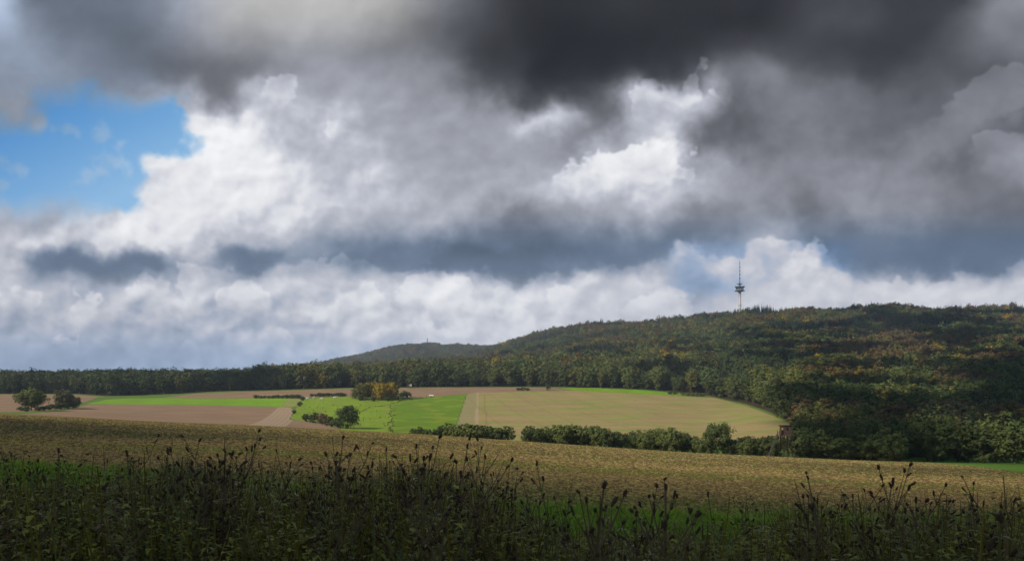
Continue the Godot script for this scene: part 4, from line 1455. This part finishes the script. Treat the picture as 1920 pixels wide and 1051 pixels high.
func make_verge() -> void:
	mat("verge_leaf", Color.WHITE, 0.7, true)
	var r := RandomNumberGenerator.new()
	r.seed = 99
	# grass tufts
	var tuft := Soup.new()
	for k in 22:
		var a := r.randf() * TAU
		var d := Vector3(cos(a), 0, sin(a))
		var b := Vector3(-d.z, 0, d.x) * r.randf_range(0.003, 0.006)
		var base := d * r.randf_range(0.0, 0.09)
		var h := r.randf_range(0.12, 0.30)
		var mid := base + d * h * 0.2 + Vector3(0, h * 0.62, 0)
		var tip := base + d * h * r.randf_range(0.4, 0.8) + Vector3(0, h * 0.95, 0)
		var e := r.randf_range(0.75, 1.3)
		tuft.tint = Color(e, e, e)
		tuft.quad(base - b, base + b, mid + b * 0.8, mid - b * 0.8, -d + Vector3.UP * 0.2)
		tuft.tri(mid - b * 0.8, mid + b * 0.8, tip, -d + Vector3.UP * 0.4)
	var places := []
	var colors := []
	var patch := fbm(0.4, 3, 19)
	for k in 30000:
		var z := lerpf(4.5, 17.5, sqrt(rng.randf()))
		var u := rng.randf_range(-0.86, 0.86)
		if z > verge_edge(u) + 0.35 * rng.randfn(): continue
		var e := rng.randf_range(0.6, 1.25) * (0.85 + 0.3 * patch.get_noise_2d(u * z, z))
		places.append(Transform3D(Basis(Vector3.UP, rng.randf() * TAU).scaled(Vector3.ONE * e), Vector3(u * z, near_ground(u, z) - 0.01, -z)))
		var f := rng.randf_range(0.7, 1.3)
		colors.append(Color(0.175 * f, 0.28 * f, 0.014 * f) if rng.randf() < 0.93 else Color(0.22 * f, 0.18 * f, 0.07 * f))
	var o := multi("grass", tuft.mesh(), M.verge_leaf, places, colors, self)
	tag(o, "fresh green grass between the weeds and the stubble field", "grass", "", "stuff")
	# leafy herbs making the dense growth of the verge
	for v in 3:
		var herb := Soup.new()
		for q in 5:
			var lean := Vector3(r.randfn() * 0.16, 1.0, r.randfn() * 0.16)
			var foot := Vector3(r.randfn() * 0.05, 0, r.randfn() * 0.05)
			var h := r.randf_range(0.55, 1.0)
			herb.tint = Color(0.8, 0.7, 0.5)
			herb.tube([foot, foot + lean * h * 0.5, foot + lean * h + Vector3(r.randfn(), 0, r.randfn()) * 0.05], [0.005, 0.004, 0.002], 3, false)
			for k in 60:
				var t := r.randf_range(0.08, 1.0)
				var a := r.randf() * TAU
				var e := r.randf_range(0.6, 1.4)
				herb.tint = Color(e, e, e * 0.9) * r.randf_range(0.6, 1.35)
				blade_leaf(herb, foot + lean * h * t, Vector3(cos(a), r.randf_range(-0.2, 0.6), sin(a)).normalized(), r.randf_range(0.03, 0.075) * (1.25 - 0.6 * t), r.randf_range(0.005, 0.012), r.randf_range(0.0, 0.4))
		places = []
		colors = []
		for k in 1700:
			var z := lerpf(2.7, 9.8, pow(rng.randf(), 0.9))
			var u := rng.randf_range(-0.95, 0.95)
			var px := MIDX + FOCAL * u
			var e := herb_height(px, z) * rng.randf_range(0.72, 1.15)
			if e < 0.12: continue
			places.append(Transform3D(Basis(Vector3.UP, rng.randf() * TAU).scaled(Vector3(e * 0.7 + 0.35, e, e * 0.7 + 0.35)), Vector3(u * z, near_ground(u, z), -z)))
			var f := rng.randf_range(0.6, 1.35)
			var t := rng.randf()
			colors.append(Color(0.165 * f, 0.150 * f, 0.018 * f) if t < 0.78 else (Color(0.17 * f, 0.155 * f, 0.04 * f) if t < 0.9 else (Color(0.13 * f, 0.085 * f, 0.045 * f) if t < 0.97 else Color(0.34 * f, 0.27 * f, 0.13 * f))))
		o = multi("undergrowth" if v == 0 else "undergrowth_%03d" % v, herb.mesh(), M.verge_leaf, places, colors, self)
		tag(o, ["dense leafy green herbs filling the dark verge", "broad-leaved herbs mixed into the dark verge", "finer herbs growing between the weeds of the verge"][v], "undergrowth", "", "stuff")

# the growth is high at the left of the view, low round the gap where the grass shows, middling at the right
func herb_height(px: float, z: float) -> float:
	var top := 905.0                        # picture row that the mass of leaves reaches
	if px < 820.0: top = 892.0 + 20.0 * sin(px * 0.013)
	elif px < 1040.0: top = lerpf(892.0, 985.0, (px - 820.0) / 220.0)
	elif px < 1360.0: top = 1005.0
	elif px < 1500.0: top = lerpf(1005.0, 960.0, (px - 1360.0) / 140.0)
	else: top = 965.0
	top += 42.0 * speck.get_noise_2d(px * 0.5, 700.0) + 22.0 * speck.get_noise_2d(px * 2.0, z * 9.0)
	var y := -(top - HORIZON) / FOCAL * z - near_ground((px - MIDX) / FOCAL, z)
	return clampf(y, 0.0, 1.15)

func seed_head_mesh(len: float, rad: float, the_seed: int) -> ArrayMesh:
	var r := RandomNumberGenerator.new()
	r.seed = the_seed
	var s := Soup.new()
	s.tube([Vector3.ZERO, Vector3(0, len * 0.15, 0), Vector3(0, len * 0.6, 0), Vector3(0, len * 0.95, 0), Vector3(0, len, 0)], [rad * 0.3, rad * 0.85, rad, rad * 0.75, rad * 0.2], 7)
	for k in 26:
		var a := r.randf() * TAU
		var y := r.randf_range(0.05, 1.0) * len
		var d := Vector3(cos(a), r.randf_range(0.0, 0.8), sin(a)).normalized()
		var p := Vector3(0, y, 0) + d * rad * 0.7
		var b := Vector3(-sin(a), 0, cos(a)) * rad * 0.35
		s.tri(p - b, p + b, p + d * rad * 0.9, Vector3.UP)
	return s.mesh()

func weed(the_seed: int, height: float, heads: int, bushy: float, big: float, first := 0.42) -> Array:
	# [stem mesh, leaves mesh, [transforms of the seed heads]]
	var r := RandomNumberGenerator.new()
	r.seed = the_seed
	var stem := Soup.new()
	var leaf := Soup.new()
	var tops := []
	var bend := Vector3(r.randfn() * 0.07, 0, r.randfn() * 0.07)
	var at := func(t: float) -> Vector3: return Vector3(0, height * t, 0) + bend * (t * t * height * 1.4)
	stem.tube([at.call(0.0), at.call(0.35), at.call(0.7), at.call(1.0)], [0.0055, 0.0045, 0.0032, 0.0018], 5)
	var ends := [[at.call(1.0), Vector3(bend.x, 1, bend.z)]]
	for k in int(4 + bushy * 6):
		var t := r.randf_range(first, 0.97)
		var a := r.randf() * TAU
		var d := Vector3(cos(a), r.randf_range(0.9, 1.9), sin(a)).normalized()
		var len := height * r.randf_range(0.12, 0.30) * (1.25 - t * 0.6)
		var p: Vector3 = at.call(t)
		var m := p + d * len * 0.5
		var e := p + d * len + Vector3(0, len * 0.22, 0)
		stem.tube([p, m, e], [0.0028, 0.0022, 0.0013], 4, false)
		ends.append([e, (e - m).normalized()])
		for q in 2:
			var d2 := (d + Vector3(r.randfn(), r.randf() * 0.8, r.randfn()) * 0.5).normalized()
			var e2 := m + d2 * len * r.randf_range(0.3, 0.55)
			stem.tube([m, e2], [0.0018, 0.001], 3, false)
			ends.append([e2, d2])
	for k in int(70 + bushy * 60):
		var t := pow(r.randf(), 1.25) * 0.95
		var a := r.randf() * TAU
		var e := r.randf_range(0.55, 1.35)
		leaf.tint = Color(e, e, e)
		blade_leaf(leaf, at.call(t), Vector3(cos(a), r.randf_range(-0.3, 0.7), sin(a)).normalized(), r.randf_range(0.03, 0.09) * (1.15 - 0.75 * t), r.randf_range(0.004, 0.010) * (1.2 - 0.6 * t), r.randf_range(0.0, 0.5))
	var tallest := 0.0
	for e in ends: tallest = maxf(tallest, e[0].y)
	for k in mini(heads, ends.size()):
		var e: Array = ends[k]
		var y: Vector3 = (e[1] + Vector3(r.randfn(), r.randfn() * 0.5, r.randfn()) * 0.38).normalized()
		var x := y.cross(Vector3(0.3, 0.1, 0.9)).normalized()
		tops.append(Transform3D(Basis(x, y, x.cross(y)).scaled(Vector3(big * r.randf_range(0.7, 1.25), big * r.randf_range(0.55, 1.2), big * r.randf_range(0.7, 1.25))), e[0] - y * 0.004))
	return [stem.mesh(), leaf.mesh(), tops, tallest]

func make_weeds() -> void:
	mat("stalk", lin(0.120, 0.080, 0.042), 0.8)
	mat("green_stalk", lin(0.095, 0.105, 0.034), 0.8)
	mat("seed_head", lin(0.055, 0.034, 0.021), 0.9)
	leafy("weed_leaf", lin(0.150, 0.140, 0.022), 0.35)
	var head := [seed_head_mesh(0.023, 0.0048, 1), seed_head_mesh(0.016, 0.0054, 2), seed_head_mesh(0.029, 0.0045, 3)]
	var models := []
	for k in 6: models.append(["branching_weed", weed(k + 1, 1.0, 22, 1.0, 1.0), "stalk", "bushy branching weed with many dark cylindrical seed heads on the verge", "branching seed-headed weeds on the verge"])
	for k in 5: models.append(["slim_weed", weed(k + 31, 1.0, 7, 0.3, 1.0), "green_stalk", "slim upright weed stalk with few dark seed heads on the verge", "slim weed stalks on the verge"])
	for k in 2: models.append(["broad_weed", weed(k + 61, 1.0, 26, 0.9, 0.8, 0.72), "stalk", "stout dark weed with large broad seed heads close to the field gap", "stout large-headed weeds"])
	# [pixel x, row its top reaches, distance, model]
	var spots := [
		[30, 832, 3.6, 0], [85, 850, 4.2, 7], [160, 838, 4.0, 1], [215, 858, 3.4, 8], [262, 818, 4.6, 2], [300, 862, 3.6, 9], [380, 818, 3.0, 3], [408, 812, 3.4, 0], [440, 815, 3.8, 4], [490, 836, 3.0, 6],
		[520, 842, 4.4, 10], [560, 838, 3.8, 1], [610, 842, 4.6, 2], [650, 822, 2.9, 5], [672, 816, 3.2, 0], [700, 828, 3.6, 3], [742, 840, 4.2, 7], [775, 826, 3.0, 4], [800, 818, 3.4, 2], [830, 822, 3.7, 9],
		[860, 858, 4.2, 1], [905, 878, 3.4, 3], [945, 862, 2.9, 5], [965, 870, 3.3, 0], [1010, 925, 3.6, 8], [1095, 885, 2.9, 6], [1130, 898, 3.3, 10], [1165, 910, 3.0, 4], [1195, 925, 1.9, 11], [1250, 892, 1.75, 12],
		[1285, 902, 1.95, 11], [1330, 962, 2.9, 8], [1405, 930, 3.2, 7], [1440, 940, 3.6, 1], [1515, 905, 3.2, 0], [1548, 892, 3.0, 3], [1585, 900, 3.6, 9], [1620, 880, 3.0, 2], [1650, 866, 3.2, 4], [1690, 902, 3.6, 5],
		[1735, 930, 3.1, 7], [1775, 960, 1.7, 6], [1815, 882, 3.3, 1], [1850, 888, 3.6, 3], [1885, 935, 3.0, 0], [1915, 950, 3.4, 8]]
	for k in 165:
		var px := rng.randf_range(-40.0, 1960.0) if k < 95 else rng.randf_range(-40.0, 900.0)
		var top := 890.0
		if px < 850.0: top = rng.randf_range(846.0, 925.0)
		elif px < 1040.0: top = rng.randf_range(905.0, 990.0)
		elif px < 1380.0: top = rng.randf_range(955.0, 1025.0)
		else: top = rng.randf_range(925.0, 1000.0)
		spots.append([px, top, rng.randf_range(2.3, 6.0), rng.randi() % 11])
	var made := {}
	for t in spots:
		var u: float = (t[0] - MIDX) / FOCAL
		var z: float = t[2]
		var foot := near_ground(u, z)
		var h: float = -(t[1] - HORIZON) / FOCAL * z - foot
		var m: Array = models[t[3]]
		h = clampf(h, 0.35, 1.45) / m[1][3]
		var o: Node3D
		if made.has(t[3]):
			o = made[t[3]].duplicate()
			o.name = numbered(m[0])
			add_child(o)
		else:
			o = thing(m[0], m[3], "weed", Vector3.ZERO, 0.0, m[4])
			part("stem", m[1][0], M[m[2]], o)
			part("leaves", m[1][1], M.weed_leaf, o)
			for q in m[1][2].size():
				var s := part("seed_head", head[q % 3], M.seed_head, o)
				s.transform = m[1][2][q]
			made[t[3]] = o
		var tall: float = h * m[1][3]
		var how: String = "tall" if tall > 1.18 else ("waist-high" if tall > 0.9 else "short")
		var by: String = "in the densest part of the verge" if t[0] < 850.0 else ("where green grass shows" if t[0] < 1450.0 else "opposite the dark wood")
		var what: String = {"branching_weed": "branching weed with many dark seed heads", "slim_weed": "slim weed stalk with few dark heads", "broad_weed": "stout weed with a clustered dark head"}[m[0]]
		o.set_meta("label", how + " " + what + " " + by)
		o.position = Vector3(u * z, foot, -z)
		o.rotation = Vector3(rng.randfn() * 0.09, rng.randf() * TAU, rng.randfn() * 0.09)
		o.scale = Vector3(lerpf(1.0, h, 0.6), h, lerpf(1.0, h, 0.6))

# ---------------------------------------------------------------- unseen clouds added over the land, shaped to keep the sun off it
func shade(px: float, z: float) -> float:
	# share of the sun that the clouds take away at a place on the ground
	var l := smoothstep(620.0, 60.0, px)
	var fore := 1.0 - smoothstep(lerpf(2.0, 14.0, l), lerpf(31.0, 80.0, l), z)
	var right := (smoothstep(1480.0, 1640.0, px) * 0.5 if z < 160.0 else smoothstep(1510.0, 1640.0, px)) * 0.45 if z < 700.0 else smoothstep(1400.0, 1650.0, px) * 0.28
	var left := 0.0
	var back := 0.0
	if z > 600.0:
		back = maxf(smoothstep(560.0, 380.0, px) * 0.3, smoothstep(980.0, 1150.0, px) * 0.15 * smoothstep(600.0, 640.0, z))
		if z > 950.0: back = maxf(smoothstep(560.0, 380.0, px) * 0.3, 0.06)
	return clampf(maxf(maxf(fore, right), maxf(left, back)), 0.0, 1.0)

func make_shade_clouds() -> void:  # puffs added outside the view, laid out to cast the wanted shade
	mat("cloud", lin(0.85, 0.86, 0.88), 1.0)
	var ball := SphereMesh.new()
	ball.radius = 1.0
	ball.height = 1.3
	ball.radial_segments = 9
	ball.rings = 5
	var base := 1300.0
	var off := TO_SUN / TO_SUN.y * base
	var kinds := [[], [], []]
	var patch := fbm(0.006, 3, 52)
	var z := -260.0
	while z < 2700.0:
		var step := 8.0 if z < 110.0 else (26.0 if z < 420.0 else 42.0)
		var x := -1500.0 if z > 420.0 else -420.0
		while x < (2000.0 if z > 420.0 else 420.0):
			x += step
			var zz := maxf(z, 1.0)
			var px := MIDX + FOCAL * clampf(x / zz, -0.9, 0.9) if z > 30.0 else MIDX
			if absf(x) > zz * 0.95 + 200.0: continue
			var s := shade(px, zz)
			if s < 0.98:
				s = clampf(s + 0.55 * patch.get_noise_2d(x, z) * 4.0 * s * (1.0 - s), 0.0, 1.0)
			if rng.randf() > s: continue
			var kind := 0 if z < 180.0 and px < 1450.0 else (1 if px > 1000.0 else 2)
			var g := ground(x, zz)
			var p := Vector3(x + rng.randfn() * step * 0.25, base + g, -z + rng.randfn() * step * 0.25) + Vector3(off.x, rng.randf_range(0.0, 6.0), off.z)
			if p.z < 0.0 and HORIZON - FOCAL * p.y / -p.z > -260.0: continue    # none stands in the view
			var e := step * rng.randf_range(0.85, 1.15)
			kinds[kind].append(Transform3D(Basis(Vector3.UP, rng.randf() * TAU).scaled(Vector3(e, e * rng.randf_range(0.25, 0.45), e)), p))
		z += step
	for k in 3:
		var o := multi("cloud" if k == 0 else "cloud_%03d" % k, ball, M.cloud, kinds[k], [], self)
		tag(o, ["unseen grey cloud added overhead to shade the weedy verge", "unseen broad cloud added overhead to shade the dark wood and the hill", "unseen broken cloud added overhead to shade the low dark wood"][k], "cloud", "", "stuff")

# ---------------------------------------------------------------- everything
func _ready() -> void:
	rng.seed = 2024
	# camera
	var cam := Camera3D.new()
	cam.name = "camera"
	add_child(cam)
	var lens := CameraAttributesPhysical.new()
	lens.frustum_focal_length = 24.0
	lens.frustum_focus_distance = 160.0
	lens.frustum_near = 0.1
	lens.frustum_far = 9000.0
	lens.exposure_aperture = 9.0
	cam.attributes = lens
	cam.projection = Camera3D.PROJECTION_FRUSTUM
	cam.near = 0.1
	cam.far = 9000.0
	cam.size = 1051.0 / FOCAL * cam.near
	cam.frustum_offset = Vector2(0.0, (HORIZON - 525.5) / FOCAL * cam.near)
	cam.current = true
	# sky
	var env := Environment.new()
	env.background_mode = Environment.BG_SKY
	env.sky = Sky.new()
	var pano := PanoramaSkyMaterial.new()
	pano.panorama = make_sky()
	env.sky.sky_material = pano
	env.background_energy_multiplier = 1.0
	env.tonemap_mode = Environment.TONE_MAPPER_LINEAR
	env.tonemap_exposure = 1.0
	env.sdfgi_enabled = true
	env.ssao_enabled = true
	env.ssil_enabled = true
	env.fog_enabled = true
	env.fog_density = 0.00009
	env.fog_light_color = Color(0.80, 0.86, 0.95)
	var world := WorldEnvironment.new()
	world.name = "world"
	world.environment = env
	add_child(world)
	# sun
	var sun := DirectionalLight3D.new()
	sun.name = "sun"
	add_child(sun)
	sun.look_at_from_position(TO_SUN * 10.0, Vector3.ZERO)
	sun.light_energy = 1.6
	sun.light_angular_distance = 0.5
	sun.light_color = Color(1.0, 0.96, 0.89)
	sun.shadow_enabled = true
	print("sky ", Time.get_ticks_msec())

	# land
	make_land()
	make_wood_edge()
	field("pasture", [[545, 786], [553, 768], [566, 751], [578, 747.5], [600, 745], [650, 743], [700, 746.5], [760, 746.5], [745, 752], [734, 764], [735, 826], [640, 820], [640, 803], [600, 791]])
	field("hay_meadow", [[734, 764], [745, 752], [800, 745.5], [874, 738.5], [845, 822], [735, 826]])
	field("green_strip", [[1050, 727], [1120, 727], [1200, 731], [1260, 736.5], [1330, 742.5], [1250, 741], [1150, 735.5], [1075, 731.5]])
	field("tan_field", [[876, 738.5], [900, 735.5], [1000, 733.5], [1080, 731.8], [1150, 735.8], [1250, 741.3], [1340, 745.5], [1400, 761], [1450, 779], [1490, 799], [1495, 826], [847, 826]])
	field("ploughed_field", [[300, 745.5], [370, 737.5], [480, 733.5], [660, 728.5], [770, 727], [960, 726], [1040, 727], [1070, 731.2], [1000, 733.2], [874, 738], [800, 744.8], [700, 746], [650, 742.5], [570, 745], [480, 746], [400, 746.5]])
	field("green_strip", [[160, 757], [200, 749], [240, 746.5], [300, 746], [400, 747], [480, 746.5], [565, 746], [557, 761], [545, 763], [400, 759.5], [250, 757.5]])
	field("ploughed_field", [[20, 777], [115, 771], [165, 758], [250, 758], [400, 760], [545, 763.5], [550, 770], [542, 787], [600, 792], [640, 804], [620, 806], [480, 799], [300, 791], [150, 782]])
	field("ploughed_field", [[-160, 739.5], [0, 739], [140, 739], [185, 744], [150, 756], [105, 768], [30, 772], [-160, 774]])
	print("fields ", Time.get_ticks_msec())
	make_ground()
	print("ground ", Time.get_ticks_msec())
	make_shade_clouds()
	make_shapes()
	make_wood()
	print("wood ", Time.get_ticks_msec())
	make_hedges()
	make_rough_grass()
	make_tower()
	make_stands()
	make_cattle()
	print("objects ", Time.get_ticks_msec())
	make_litter()
	make_verge()
	make_weeds()
	print("done ", Time.get_ticks_msec())
